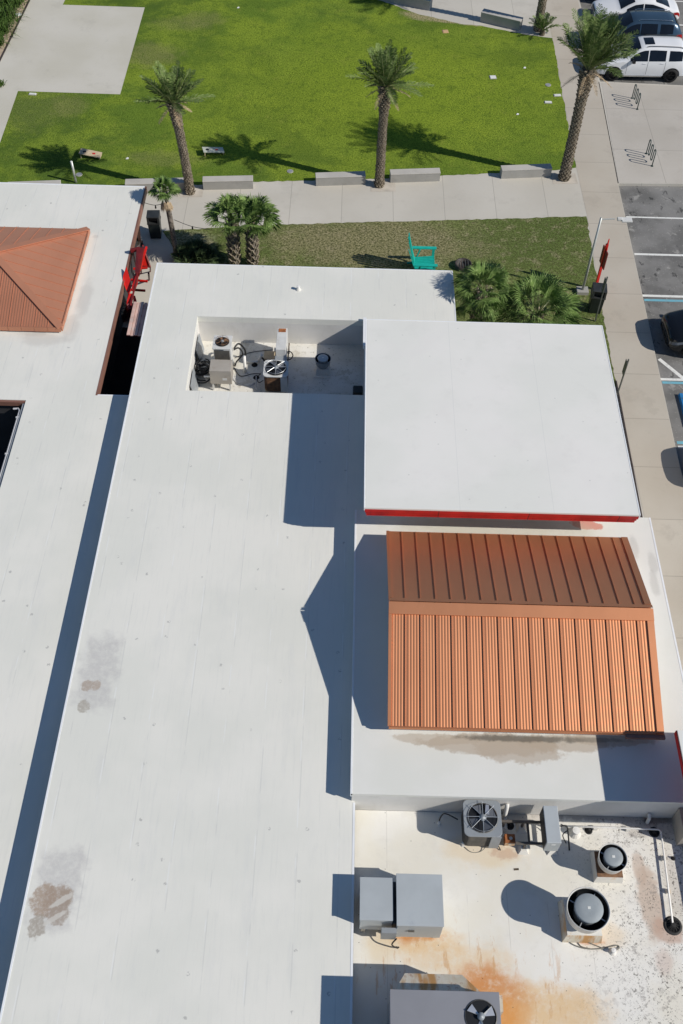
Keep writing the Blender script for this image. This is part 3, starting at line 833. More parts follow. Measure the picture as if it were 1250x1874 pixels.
# hipped roof
HX1, HYf, HYb = -10.38, 27.84, 33.66
HZ0, HZ1 = 2.98, 3.98
ym = (HYf + HYb) / 2; hd = (HYb - HYf) / 2
HX0 = -18.5
apR = (HX1 - hd, ym, HZ1 + .02); apL = (HX0 + hd, ym, HZ1 + .02)
c_ = [(HX0, HYf, HZ0), (HX1, HYf, HZ0), (HX1, HYb, HZ0), (HX0, HYb, HZ0)]
MB().box(HX0 + .1, HX1 - .1, HYf + .1, HYb - .1, ZL + .002, HZ0 - .02).build('hip_base', M['wall'], lb, off)
def hip_face(name, A, B, T1, T2, nr, up_ribs):
    mb = MB()
    A, B, T1, T2 = map(Vector, (A, B, T1, T2))
    mb.add([A, B, T1, T2] if (T1 - T2).length > .01 else [A, B, T1], [(0, 1, 2, 3)] if (T1 - T2).length > .01 else [(0, 1, 2)])
    nrm = (B - A).cross(T1 - A).normalized()
    if nrm.z < 0: nrm = -nrm
    e = (B - A).normalized(); Lb = (B - A).length
    up = nrm.cross(e); up = up if up.z > 0 else -up
    H_ = (T1 - A).dot(up)
    a1 = (T2 - A).dot(e); a2 = (T1 - A).dot(e)
    k = 0
    sp = Lb / nr
    for i in range(1, nr):
        s_ = i * sp
        if s_ < a1: h = H_ * s_ / a1
        elif s_ > a2: h = H_ * (Lb - s_) / (Lb - a2)
        else: h = H_
        p = A + e * s_; q = p + up * (h - .02)
        mb.bar(p + nrm * .004, q + nrm * .004, .02, .03)
        if up_ribs:
            for j in range(1, 5):
                ss = s_ - sp + sp * j / 5
                if ss < a1: h2 = H_ * ss / a1
                elif ss > a2: h2 = H_ * (Lb - ss) / (Lb - a2)
                else: h2 = H_
                p2 = A + e * ss
                mb.bar(p2 + nrm * .002, p2 + up * (h2 - .03) + nrm * .002, .045, .016)
    mb.build(name, M['copper_hip'], lb, off)
hip_face('hip_front_slope', c_[0], c_[1], apR, apL, 17, True)
hip_face('hip_side_slope', c_[1], c_[2], apR, apR, 13, False)
hip_face('hip_back_slope', c_[2], c_[3], apL, apR, 17, False)
hip_face('hip_far_slope', c_[3], c_[0], apL, apL, 13, False)
hc = MB()
for (p, q) in ((c_[1], apR), (c_[2], apR), (c_[0], apL), (c_[3], apL), (apL, apR)):
    p = Vector(p) + Vector((0, 0, .03)); q = Vector(q) + Vector((0, 0, .03))
    hc.bar(p, q, .26, .03)
hc.build('hip_cap', M['copper_hip'], lb, off)
he = MB()
for i in range(17):
    xa = HX0 + (HX1 - HX0) * i / 17; xb = HX0 + (HX1 - HX0) * (i + 1) / 17
    he.box(xa + .005, xb - .005, HYf - .05 - .006 * (i % 2), HYf - .01, HZ0 - .16, HZ0 + .03)
for i in range(13):
    ya = HYf + (HYb - HYf) * i / 13; yb = HYf + (HYb - HYf) * (i + 1) / 13
    he.box(HX1 + .01, HX1 + .05 + .006 * (i % 2), ya + .005, yb - .005, HZ0 - .16, HZ0 + .03)
he.build('hip_eave_trim', M['copper_hip'], lb, off)

# ------------------------------------------------------------------ passage between the buildings: its deep shade painted as black paving, and the red steel frames
structure('passage_shade', MB().sheet([(-9.6, 5), (-7.0, 5), (-7.0, 31.1), (-9.6, 31.3)], .006), M['dark'])
rs = thing('red_steel_frame', 'bright and dark red steel frame with slanting legs in the gap between the buildings', 'frame', (*G(240, 560, 0), 0))
off = tuple(rs.location)
def pbar(mb, p, q, a, b=None): mb.bar(G3(*p), G3(*q), a, b)
def plate(name, m_, parent, off_, pts, th=.05):
    P_ = [G3(*p) for p in pts]
    n_ = len(P_)
    mb = MB(); mb.add(P_ + [p - Vector((0, 0, th)) for p in P_], [tuple(range(n_)), tuple(range(n_, 2 * n_))[::-1]] + [(i, (i + 1) % n_, (i + 1) % n_ + n_, i + n_) for i in range(n_)])
    return mb.build(name, m_, parent, off_)
for (p_, q_) in (((262, 450, 2.95), (262, 452, 0)), ((272, 500, 2.6), (273, 512, 0)), ((234, 500, 2.6), (236, 520, 0)), ((252, 560, 2.4), (254, 600, 0)), ((268, 452, 2.7), (253, 505, 2.7)), ((258, 470, 2.2), (246, 520, 2.2)), ((270, 490, 1.3), (244, 492, 1.3)), ((270, 515, 1.6), (240, 512, 1.6)), ((266, 532, 1.9), (238, 530, 1.9))):
    MB().bar(G3(*p_), G3(*q_), .07).build('rail', M['red_steel'] if q_[2] else M['dark_red'], rs, off)
plate('bright_panel', M['red_steel'], rs, off, [(231.6, 487.7, 2.95), (225.2, 504.5, 2.8), (225.2, 517.3, 2.75), (234, 536.5, 2.6), (240.4, 530.1, 2.65), (238.8, 514, 2.75)])
plate('bright_panel', M['red_steel'], rs, off, [(244, 504.5, 2.8), (253.3, 503.7, 2.85), (251.7, 517.3, 2.8), (245.3, 534.9, 2.65), (240.8, 530, 2.65)])
plate('bright_stem', M['red_steel'], rs, off, [(234, 537, 2.6), (243.6, 537, 2.6), (240.4, 557.3, 2.5), (231.6, 557.3, 2.5)])
plate('bright_leg', M['red_steel'], rs, off, [(243.8, 541, 2.6), (247.4, 541, 2.6), (253.3, 562.5, 2.4), (244, 562, 2.4)])
plate('dark_panel', M['dark_red'], rs, off, [(250, 453, 3.0), (263, 453, 3.0), (255, 499.7, 2.95), (246.8, 499.7, 2.9)], .12)
f2 = MB()
pbar(f2, (252, 500, 2.95), (239, 560, 2.75), .06)
pbar(f2, (238, 560, 2.7), (229, 584, 0.6), .20)
pbar(f2, (244, 562, 2.6), (256, 600, .4), .12)
pbar(f2, (241, 564, 2.6), (276, 564, 2.6), .06)
pbar(f2, (249, 578, 2.4), (274, 578, 2.4), .06)
f2.build('dark_beam', M['dark_red'], rs, off)
f2 = MB()
pbar(f2, (239, 459, 2.9), (256, 455, 2.95), .12)
pbar(f2, (243, 458.5, 2.9), (248, 485, 1.6), .06)
f2.build('top_bracket', M['dark_red'], rs, off)
rp = thing('red_chair', 'small bright red slanted lounge seat standing past the red frame', 'chair', (*G(266, 480, 0), 0))
off = tuple(rp.location)
f3 = MB()
f3.add([G3(264, 459, 1.5), G3(273, 487, .9), G3(260, 487, .9), G3(259, 470, 1.3)], [(0, 1, 2, 3)])
f3.add([G3(264, 459, 1.46), G3(273, 487, .86), G3(260, 487, .86), G3(259, 470, 1.26)], [(0, 3, 2, 1)])
f3.build('seat', M['red_steel'], rp, off)
f4 = MB()
f4.bar(G3(264, 458, 1.52), G3(275, 488, .9), .05); f4.bar(G3(264, 458, 1.5), G3(258, 488, .9), .05); f4.bar(G3(258, 488, .9), G3(275, 488, .9), .06)
f4.bar(G3(258, 488, .9), G3(259, 500, 0), .05); f4.bar(G3(275, 488, .9), G3(275, 497, 0), .05)
f4.build('frame', M['dark_red'], rp, off)
bp = thing('raised_boards', 'faded pink awning beside the white roof edge in the gap', 'boarding', (*G(262, 570, 0), 0))  # boards lifted to near roof height so that the sun lights them
off = tuple(bp.location)
f5 = MB()
for i in range(4):
    xa = -7.92 + i * .13
    f5.box(xa, xa + .118, 27.5, 29.3, 3.02 - .03 * (i % 2), 3.05 - .03 * (i % 2))
f5.build('boards', M['pink'], bp, off)
f6 = MB()
f6.bar((-7.95, 27.6, 2.95), (-7.14, 27.6, 2.95), .06); f6.bar((-7.95, 29.2, 2.95), (-7.14, 29.2, 2.95), .06)
f6.bar((-7.92, 27.6, 2.95), (-7.92, 29.2, 2.95), .05)
f6.build('raised_board_frame', M['dark_red'], bp, off)
gl = thing('slatted_bench', 'tan slatted bench half hidden under the brown roof edge', 'bench', (*G(222, 562, .5), 0))
off = tuple(gl.location)
for (p, q) in (((205, 549, 2.1), (233, 555, 2.1)), ((203, 557, 2.1), (232, 562, 2.1)), ((196, 573, 2.1), (227, 579, 2.1))):
    pass
f7 = MB()
x, y = G(222, 562, .5)
for i in range(4): f7.box(x - .9, x + .5, y - .45 + i * .2, y - .33 + i * .2, .45, .5)
f7.build('slats', M['wood'], gl, off)
for dx in (-.8, .4): MB().box(x + dx - .03, x + dx + .03, y - .4, y + .3, 0, .448).build('leg', M['iron'], gl, off)
pl = thing('potted_plant', 'potted spiky plant by the post at the end of the gap', 'plant', (*G(248, 462, 0), 0))
MB().lathe((0, 0, 0), [(.0, 0), (.2, 0), (.28, .5), (.25, .5), (.0, .46)], 16).build('pot', M['iron'], pl, None, True)
pf = MB()
for i in range(26):
    a = random.uniform(0, 6.28); e = random.uniform(.2, 1.3); l = random.uniform(.35, .6)
    d = Vector((math.cos(a) * math.cos(e), math.sin(a) * math.cos(e), math.sin(e))); s_ = Vector((-math.sin(a), math.cos(a), 0)) * .02
    p = Vector((0, 0, .48))
    pf.add([p - s_, p + s_, p + d * l * .6 + s_, p + d * l + Vector((0, 0, -.05)), p + d * l * .6 - s_], [(0, 1, 2, 3, 4)])
pf.build('leaves', M['fan_dark'], pl)
pp = thing('brown_post', 'slim brown post rising beside the roof edge near the black bin', 'post', (*G(254, 440, 0), 0))
off = tuple(pp.location)
MB().bar(G3(256, 447, 0), G3(252, 408, 2.6), .12).build('shaft', M['brown_fascia'], pp, off)
MB().bar(G3(256, 447, 0) , G3(256, 447, .08) , .3).build('base_plate', M['iron'], pp, off)

# ------------------------------------------------------------------ vegetation
def frond(mbL, mbR, hub, az, el, ln, droop, lw=.05, ll=.42, n=26, side_curl=0.0):
    """pinnate frond"""
    d = Vector((math.cos(az) * math.cos(el), math.sin(az) * math.cos(el), math.sin(el)))
    hz = Vector((math.cos(az), math.sin(az), 0)); side = Vector((-math.sin(az), math.cos(az), 0))
    pts = []
    for i in range(n + 1):
        t = i / n
        p = hub + d * ln * t + Vector((0, 0, -droop * t * t * ln)) + side * side_curl * t * t * ln
        pts.append(p)
    mbR.tube(pts[::4] + [pts[-1]] if n % 4 else pts[::4], [max(.004, .022 * (1 - .85 * k / max(1, len(pts[::4])))) for k in range(len(pts[::4]) + (1 if n % 4 else 0))], 4)
    for i in range(3, n + 1):
        t = i / n
        T = (pts[i] - pts[i - 1]).normalized()
        S = T.cross(Vector((0, 0, 1)))
        if S.length < .1: S = side
        S.normalize(); U = S.cross(T).normalized()
        l = ll * (math.sin(math.pi * min(1, .12 + t * .85)) ** .6) * random.uniform(.85, 1.1)
        for sg in (-1, 1):
            v = (T * random.uniform(.6, .9) + S * sg * .75 + U * random.uniform(.0, .5)).normalized()
            base = pts[i]; mid = base + v * l * .55; tip = base + v * l + Vector((0, 0, -.10 * l * 2))
            w_ = T * lw * .5
            mbL.add([base - w_ * .7, base + w_ * .7, mid + w_, tip, mid - w_], [(0, 1, 2, 3, 4)])

def date_palm(name, label, px, py, hz, crown_l, nfr, lean=(0, 0), wind=(0, 0), rad=.20, seed=1, el_rng=(15, 82)):
    random.seed(seed)
    x, y = G(px, py)
    t = thing(name, label, 'palm tree', (x, y, 0), 0, 'date palms along the lawn edge')
    prof = []
    N = 14
    pts = [Vector((lean[0] * (i / N) ** 1.6, lean[1] * (i / N) ** 1.6, hz * i / N)) for i in range(N + 1)]
    rs_ = [rad * (1.18 if i == 0 else 1.0 - .12 * math.sin(math.pi * i / N) + .20 * max(0, i / N - .7) / .3) for i in range(N + 1)]
    MB().tube(pts, rs_, 12).build('trunk', M['bark_date'], t, None, True)
    bo = MB()
    rows = int(hz / .105)
    for k in range(rows):
        f = (k + .5) / rows
        i = min(N - 1, int(f * N)); g = f * N - i
        c = pts[i].lerp(pts[i + 1], g); r = rs_[i] * (1 - g) + rs_[i + 1] * g
        nb = 9
        for j in range(nb):
            a = 2 * math.pi * (j + .5 * (k % 2)) / nb + random.uniform(-.06, .06)
            e = Vector((math.cos(a), math.sin(a), 0)); s_ = Vector((-math.sin(a), math.cos(a), 0))
            big = 1 + 1.3 * max(0, f - .72) / .28
            out = random.uniform(.045, .08) * big; hh = .10 * random.uniform(.9, 1.2)
            b0 = c + e * (r - .01)
            wv = 2 * math.pi * r / nb * .48
            bo.add([b0 - s_ * wv, b0 + s_ * wv, b0 + Vector((0, 0, -.05)), b0 + e * out + Vector((0, 0, hh)) - s_ * wv * .5, b0 + e * out + Vector((0, 0, hh)) + s_ * wv * .5, b0 + Vector((0, 0, hh * .8))],
                   [(0, 2, 1), (0, 3, 2), (2, 3, 4), (2, 4, 1), (3, 5, 4), (0, 5, 3), (1, 4, 5)])
    bo.build('frond_stubs', M['bark_boot'], t)
    hub = pts[-1]
    L1, L2 = MB(), MB()
    wv = Vector((wind[0], wind[1], 0))
    for i in range(nfr):
        f = i / nfr
        az = i * 2.39996 + random.uniform(-.2, .2)
        el = R(el_rng[0] + (el_rng[1] - el_rng[0]) * (f ** .8) + random.uniform(-7, 7))
        d = Vector((math.cos(az) * math.cos(el), math.sin(az) * math.cos(el), math.sin(el))) + wv * random.uniform(.6, 1.2)
        d.normalize()
        az2 = math.atan2(d.y, d.x); el2 = math.asin(max(-1, min(1, d.z)))
        ln = crown_l * random.uniform(.82, 1.08)
        frond(L1, L2, hub + Vector((math.cos(az2), math.sin(az2), 0)) * .08, az2, el2, ln, random.uniform(.06, .22) * (1.3 - f * .5), .040, .18 * crown_l + .07, 30, random.uniform(-.12, .12))
    L1.build('crown', M['date_leaf'], t)
    L2.build('frond_ribs', M['rachis'], t)
    D1 = MB()
    for i in range(6):
        az = i * 1.13 + seed
        frond(D1, D1, hub + Vector((0, 0, -.1)), az, R(random.uniform(-25, 10)), crown_l * random.uniform(.35, .6), .35, .03, .22, 20)
    D1.build('dry_fronds', M['dead_leaf'], t)
    return t

date_palm('date_palm', 'middle date palm, straight trunk between two concrete benches', 694, 340, 4.95, 1.85, 38, (.05, .03), (-.02, .05), .19, 3, (12, 86))
date_palm('date_palm', 'slightly curved date palm left of the middle one, rising behind the small fan palm', 348, 353, 4.45, 1.75, 36, (-.30, .02), (.05, .05), .185, 8, (12, 86))
date_palm('date_palm', 'tallest date palm with the fullest crown, beside the parked white SUV', 1032, 327, 5.45, 2.5, 70, (.03, -.02), (.20, .10), .23, 5, (33, 87))
date_palm('date_palm', 'date palm trunk cut off by the top edge, next to the far bench', 984, 55, 6.4, 2.2, 34, (.0, .0), (0, 0), .21, 12)

def fan(mb, c, d, up, r, nseg=24, spread=2.5, droop=.25, w=.04):
    """a fan leaf: blade segments spreading from c around direction d"""
    d = d.normalized(); s_ = d.cross(up).normalized(); u = s_.cross(d).normalized()
    for i in range(nseg):
        a = (i / (nseg - 1) - .5) * spread * 2
        a += random.uniform(-.04, .04)
        v = (d * math.cos(a * .62) + s_ * math.sin(a * .62) + u * (.10 - .10 * abs(a))).normalized()
        l = r * (1 - .18 * (abs(a) / spread) ** 2) * random.uniform(.88, 1.08)
        t_ = v.cross(u).normalized() * w * .5
        p1 = c + v * l * .45 + u * .01; p2 = c + v * l * .75 + Vector((0, 0, -droop * l * .22)); p3 = c + v * l + Vector((0, 0, -droop * l * random.uniform(.5, 1.0)))
        mb.add([c, p1 - t_, p2 - t_ * .7, p3, p2 + t_ * .7, p1 + t_], [(0, 1, 2, 3, 4, 5)])

def fan_crown(mbL, mbP, hub, nf, pet, r, elr=(-10, 80), droop=.3, nseg=24, wind=(0, 0), w=.055):
    for i in range(nf):
        f = i / nf
        az = i * 2.39996 + random.uniform(-.25, .25)
        el = R(elr[0] + (elr[1] - elr[0]) * f + random.uniform(-8, 8))
        d = Vector((math.cos(az) * math.cos(el), math.sin(az) * math.cos(el), math.sin(el))) + Vector((wind[0], wind[1], 0))
        d.normalize()
        pl_ = pet * random.uniform(.8, 1.15)
        tip = hub + d * pl_ + Vector((0, 0, -.08 * pl_))
        mbP.tube([hub, hub + d * pl_ * .5, tip], [.022, .018, .012], 4)
        dd = (d + Vector((0, 0, -.35 * (1 - f)))).normalized()
        up = Vector((0, 0, 1)) if abs(dd.z) < .9 else Vector((-math.cos(az), -math.sin(az), .3))
        fan(mbL, tip, dd, up, r * random.uniform(.85, 1.12), nseg, 2.3, droop, w * .72)

def fan_palm(name, label, x, y, hz, nf, pet, r, rad, group=None, seed=1, lean=(0, 0), boots=True, leaf='fan_leaf', elr=(-15, 80), dead=0, w=.055, wind=(0, 0)):
    random.seed(seed)
    t = thing(name, label, 'palm tree', (x, y, 0), 0, group)
    N = 10
    pts = [Vector((lean[0] * (i / N) ** 1.5, lean[1] * (i / N) ** 1.5, hz * i / N)) for i in range(N + 1)]
    MB().tube(pts, [rad * (1.15 if i == 0 else 1) for i in range(N + 1)], 12).build('trunk', M['bark_sabal'], t, None, True)
    if boots:
        bo = MB()
        rows = int(hz / .15)
        for k in range(1, rows + 1):
            f = (k - .2) / rows; i = min(N - 1, int(f * N)); c = pts[i].lerp(pts[i + 1], f * N - i)
            for j in range(6):
                a = 2 * math.pi * (j + .5 * (k % 2)) / 6 + random.uniform(-.1, .1)
                e = Vector((math.cos(a), math.sin(a), 0)); s_ = Vector((-math.sin(a), math.cos(a), 0))
                b0 = c + e * rad * .9
                q = b0 + e * random.uniform(.07, .13) + Vector((0, 0, random.uniform(.14, .24)))
                for sg in (-1, 1):
                    bo.bar(b0 + s_ * sg * .085 - Vector((0, 0, .05)), q + s_ * sg * .015, .035, .03)
                bo.bar(b0 + e * .0, q, .05, .03)
        bo.build('frond_stubs', M['bark_boot'], t)
    L1, P_ = MB(), MB()
    fan_crown(L1, P_, pts[-1], nf, pet, r, elr, .35, 26, wind, w)
    L1.build('crown', M[leaf], t)
    P_.build('frond_stems', M['rachis'], t)
    if dead:
        dm = MB()
        for i in range(dead):
            az = random.uniform(0, 6.28)
            d = Vector((math.cos(az) * .35, math.sin(az) * .35, -1)).normalized()
            c = pts[-1] + Vector((math.cos(az) * .12, math.sin(az) * .12, -.35 - random.uniform(0, .25)))
            fan(dm, c, d, Vector((math.cos(az), math.sin(az), .2)), random.uniform(.3, .45), 9, .8, .1, .05)
        dm.build('dry_skirt', M['dead_leaf'], t)
    return t

gp = 'fan palms round the buildings'
x, y = G(430, 483); fan_palm('fan_palm', 'left of the twin fan palms behind the white roof, with light green upright leaves', x, y, 2.15, 26, .70, .74, .22, gp, 21, (.03, .0), w=.055, elr=(26, 86))
x, y = G(463, 484); fan_palm('fan_palm', 'right of the twin fan palms behind the white roof, its leaves blown to the right', x, y, 2.15, 26, .70, .76, .20, gp, 22, (.05, .0), w=.055, wind=(.25, 0), elr=(24, 86))
x, y = G(323, 468); fan_palm('fan_palm', 'slender fan palm with a skirt of dry leaves beside the black bin', x, y, 3.25, 18, .30, .46, .115, gp, 23, (-.12, .0), False, elr=(5, 85), dead=9, w=.045)
hx, hy = G(885, 530, 3.45); fan_palm('fan_palm', 'dark fan palm at the roof corner that throws its shadow on the roof', hx, hy, 3.4, 28, .62, .78, .17, gp, 24, (.0, .0), w=.05)
hx, hy = G(985, 572, 2.7); fan_palm('fan_palm', 'widest fan palm with big arching leaves behind the square white roof', hx, hy, 2.6, 40, .90, 1.0, .17, gp, 25, (.0, .0), w=.05, elr=(0, 78))
hx, hy = G(855, 560, 2.4); fan_palm('fan_palm', 'smallest fan palm tucked under the dark one at the roof corner', hx + .35, hy, 2.2, 14, .45, .55, .12, gp, 26, (.0, .0), w=.045)
# low palmetto
random.seed(31)
x, y = G(360, 478)
t = thing('palmetto_shrub', 'dark low palmetto shrub at the foot of the slender fan palm', 'shrub', (x, y, 0))
L1, P_ = MB(), MB()
for (dx, dy) in ((-.45, 0), (0, .1), (.45, 0), (.2, -.3), (-.2, -.3), (0, .35)):
    fan_crown(L1, P_, Vector((dx, dy, .12)), 15, .42, .42, (8, 82), .2, 20, (0, 0), .045)
L1.build('leaves', M['fan_dark'], t); P_.build('leaf_stems', M['rachis'], t)
# far dune grass, top left
random.seed(40)
for i, (px, py, s_, lab) in enumerate(((2, 60, 1.3, 'tall strappy grass clump nearest the concrete slab edge at the left'), (10, 38, 1.3, 'tall strappy grass clump second from the slab edge'), (5, 15, 1.3, 'tall strappy grass clump at the top left corner, left one'),
                                     (20, 12, 1.15, 'tall strappy grass clump at the top left corner, right one'), (30, 0, 1.1, 'tall strappy grass clump cut by the top edge of the photo'), (-8, 82, 1.0, 'grass clump cut by the left edge just above the sand'), (-3, 157, .45, 'little tuft overhanging the slab at the left edge'))):
    x, y = G(px, py)
    t = thing('grass_clump', lab, 'plant', (x, y, 0), 0, 'ornamental grass clumps on the sand')
    g = MB()
    for k in range(260):
        a = random.uniform(0, 6.28); e = random.uniform(.35, 1.4); l = s_ * random.uniform(.5, 1.0)
        bx, by = random.gauss(0, .22 * s_), random.gauss(0, .22 * s_)
        d = Vector((math.cos(a) * math.cos(e), math.sin(a) * math.cos(e), math.sin(e))); q = Vector((-math.sin(a), math.cos(a), 0)) * .022
        p = Vector((bx, by, 0)); m_ = p + d * l * .6; tp = p + d * l + Vector((0, 0, -.28 * l))
        g.add([p - q, p + q, m_ + q * .8, tp, m_ - q * .8], [(0, 1, 2, 3, 4)])
    g.build('blades', M['grass_clump'], t)
# little palm at the foot of the far trunk
random.seed(44)
x, y = G(988, 62)
t = thing('young_palm', 'bushy young palm at the foot of the cut-off trunk by the far bench', 'palm tree', (x + .1, y - .1, 0))
L1, L2 = MB(), MB()
for i in range(18):
    frond(L1, L2, Vector((0, 0, .25)), i * 2.4, R(30 + 50 * (i / 18)), 1.15, .25, .045, .26, 18)
L1.build('crown', M['date_leaf'], t); L2.build('frond_ribs', M['rachis'], t)
MB().tube([(0, 0, 0), (0, 0, .3)], [.16, .13], 10).build('trunk', M['bark_date'], t)

# ------------------------------------------------------------------ concrete benches
def bench(x, y, rz, ln, label, dp=.42, h=.46, group='concrete block benches along the promenade'):
    t = thing('concrete_bench', label, 'bench', (x, y, 0), rz, group)
    MB().box(0, ln, 0, dp, h - .05, h).build('seat_slab', M['block'], t, None, False, .012)
    MB().box(.012, ln - .012, .012, dp - .012, .0, h - .053).build('base_block', M['block_face'], t)
    return t
A7 = math.atan2(42.57 - 40.48, 9.51 + 9.47)
for (p, q, lab) in (((372, 348), (464, 346), 'pale concrete bench right of the curved date palm, behind the twin fan palms'),
                    ((578, 341), (669, 338), 'concrete bench just left of the middle date palm'),
                    ((714, 335), (805, 332), 'concrete bench just right of the middle date palm'),
                    ((916.7, 327.6), (1008, 324), 'concrete bench just left of the tallest date palm'),
                    ((231, 353), (345, 350), 'concrete bench behind the slender fan palm, beside the curved date palm')):
    a = G(*p); b = G(*q)
    bench(a[0], a[1], math.atan2(b[1] - a[1], b[0] - a[0]), math.hypot(b[0] - a[0], b[1] - a[1]), lab)
b = G(113, 330.5, .46)
bench(b[0] - 2.4, b[1] - .42 - .2, A7, 2.4, 'concrete bench almost hidden behind the white roof at the left')
# far benches
a = G(878, 40); b = G(950, 57)
bench(a[0], a[1], math.atan2(b[1] - a[1], b[0] - a[0]), math.hypot(b[0] - a[0], b[1] - a[1]), 'far concrete bench beside the cut-off palm trunk, its near side in shade', .5, .55, 'far benches at the top edge')
a = G(650, -8); b = G(786, 20)
bench(a[0], a[1], math.atan2(b[1] - a[1], b[0] - a[0]), math.hypot(b[0] - a[0], b[1] - a[1]), 'far concrete bench at the top edge above the sandy patch', .5, .55, 'far benches at the top edge')

# ------------------------------------------------------------------ litter bins
def bin_(px, py, label, rz=0.0, w=.52, d=.52, h=1.12):
    x, y = G(px, py)
    t = thing('litter_bin', label, 'litter bin', (x, y, 0), rz, 'black litter bins')
    MB().add([(-w / 2 * .9, -d / 2 * .9, 0), (w / 2 * .9, -d / 2 * .9, 0), (w / 2 * .9, d / 2 * .9, 0), (-w / 2 * .9, d / 2 * .9, 0), (-w / 2, -d / 2, h * .68), (w / 2, -d / 2, h * .68), (w / 2, d / 2, h * .68), (-w / 2, d / 2, h * .68)],
             [(0, 3, 2, 1), (4, 5, 6, 7), (0, 1, 5, 4), (1, 2, 6, 5), (2, 3, 7, 6), (3, 0, 4, 7)]).build('body', M['can'], t, None, False, .02)
    ld = MB()
    ld.box(-w / 2 - .02, w / 2 + .02, -d / 2 - .02, d / 2 + .02, h * .685, h * .73)
    ld.box(-w / 2 - .01, w / 2 + .01, -d / 2 + .14, d / 2 + .01, h * .73, h * .97)
    ld.box(-w / 2 - .01, -w / 2 + .07, -d / 2 - .01, -d / 2 + .14, h * .73, h * .97)
    ld.box(w / 2 - .07, w / 2 + .01, -d / 2 - .01, -d / 2 + .14, h * .73, h * .97)
    ld.build('lid', M['can_top'], t)
    MB().box(-w / 2 - .02, w / 2 + .02, -d / 2 - .02, d / 2 + .02, h * .972, h * 1.02).build('hood', M['can_top'], t, None, False, .025)
    MB().box(-w / 2 + .072, w / 2 - .072, -d / 2 + .12, -d / 2 + .137, h * .74, h * .96).build('slot', M['hole'], t)
bin_(286, 431, 'black litter bin on the promenade between the left roof and the slender fan palm', R(3))
bin_(1087, 567, 'black litter bin on the grass at the sidewalk edge under the red sign', R(-6), .55, .55, 1.18)

# ------------------------------------------------------------------ lamp post and signs
x, y = G(1065, 535)
t = thing('street_lamp', 'galvanised lamp post with a flat head reaching over the sidewalk', 'street lamp', (x, y, 0))
MB().box(-.24, .24, -.2, .2, 0, .16).build('footing', M['block_face'], t)
MB().tube([(0, 0, .16), (0, 0, 2.0), (0, 0, 3.75)], [.055, .05, .042], 12).build('pole', M['pole'], t, None, True)
hx = .92
MB().tube([(0, 0, 3.68), (hx * .6, .03, 3.70)], .024, 8).build('arm', M['pole'], t)
hd_ = MB().cbox((hx * .82, 0.03, 3.70), .20, .16, .10).cbox((hx * 1.12, .0, 3.69), .42, .28, .07)
hd_.build('lamp_head', M['unit_white'], t, None, False, .02)
MB().cbox((hx * 1.12, .0, 3.65), .34, .22, .012).build('lens', M['lamp_glass'], t)

x, y = G(1089, 530)
t = thing('red_sign', 'tall red sign post with a leaning red and grey board behind the black bin', 'sign', (x, y, 0), R(8))
MB().bar((0, 0, 0), (0, 0, 2.35), .10, .10).build('post', M['red_steel'], t)
MB().box(-.02, .02, -.30, .30, 1.28, 2.1).build('board_frame', M['dark_red'], t)
MB().box(.022, .034, -.22, .22, 1.35, 1.95).build('board_face', M['unit_grey'], t)
MB().add([(0, -.09, 2.1), (0, .09, 2.1), (0, 0, 2.62), (.04, -.09, 2.1), (.04, .09, 2.1), (.04, 0, 2.62)], [(0, 1, 2), (5, 4, 3), (0, 3, 4, 1), (1, 4, 5, 2), (2, 5, 3, 0)]).build('pointed_cap', M['red_steel'], t)

for (px, py, h, lab) in ((1089, 588, 2.3, 'thin grey parking sign seen edge-on, right behind the black bin'), (1128, 727, 2.0, 'thin grey parking sign seen edge-on beside the square white roof')):
    x, y = G(px, py)
    t = thing('parking_sign', lab, 'sign', (x, y, 0), 0, 'parking signs at the sidewalk')
    MB().box(-.022, .022, -.03, .03, 0, h).build('post', M['sign_back'], t)
    MB().box(-.05, -.026, -.155, .155, h - .62, h - .12).build('plate', M['sign_back'], t, None, False, .004)
    MB().box(-.046, -.026, -.155, .155, h - .78, h - .64).build('small_plate', M['sign_back'], t)

# slim white bollard pole on the lawn
x, y = G(139.4, 334.5)
t = thing('marker_post', 'slim white marker post on the lawn behind the left roof', 'post', (x, y, 0))
MB().tube([(0, 0, 0), (-.01, 0, 1.1)], .055, 10).build('shaft', M['pole'], t, None, True)
MB().cyl((-.01, 0, 1.1), .06, .045, .03, 10).build('cap', M['box_white'], t)

# string light cable between left roof and the fan palm, then to the twin palms
t = thing('string_light', 'thin hanging cable with small bulbs strung from the left roof to the slender fan palm', 'string light', (*G(262, 371, 2.7), 2.7))
o_ = tuple(t.location)
pA = G3(264, 371, 2.72); pB = G3(303, 371, 2.5)
pm = (pA + pB) / 2 - Vector((0, 0, .12))
MB().tube(bez([pA, pm, pB], 6), .012, 5).build('cable', M['cable'], t, o_)
MB().lathe(tuple(pm - Vector((0, 0, .18))), [(.0, 0), (.035, .03), (.035, .09), (.018, .17)], 8).build('bulb', M['cable'], t, o_)
t = thing('string_light', 'thin cable with a bulb strung from the slender fan palm to the twins', 'string light', (*G(318, 403, 2.3), 2.3))
o_ = tuple(t.location)
pA = G3(318, 402, 2.1); pB = G3(385, 420, 1.9); pm = (pA + pB) / 2 - Vector((0, 0, .10))
MB().tube(bez([pA, pm, pB], 6), .012, 5).build('cable', M['cable'], t, o_)
MB().lathe(tuple(pm - Vector((0, 0, .15))), [(.0, 0), (.035, .03), (.035, .09), (.018, .17)], 8).build('bulb', M['cable'], t, o_)

# ------------------------------------------------------------------ teal adirondack chair
x, y = G(772, 497)
t = thing('adirondack_chair', 'oversized teal wooden garden chair on the dry grass, facing right', 'chair', (x, y, 0))
cs = 1.12
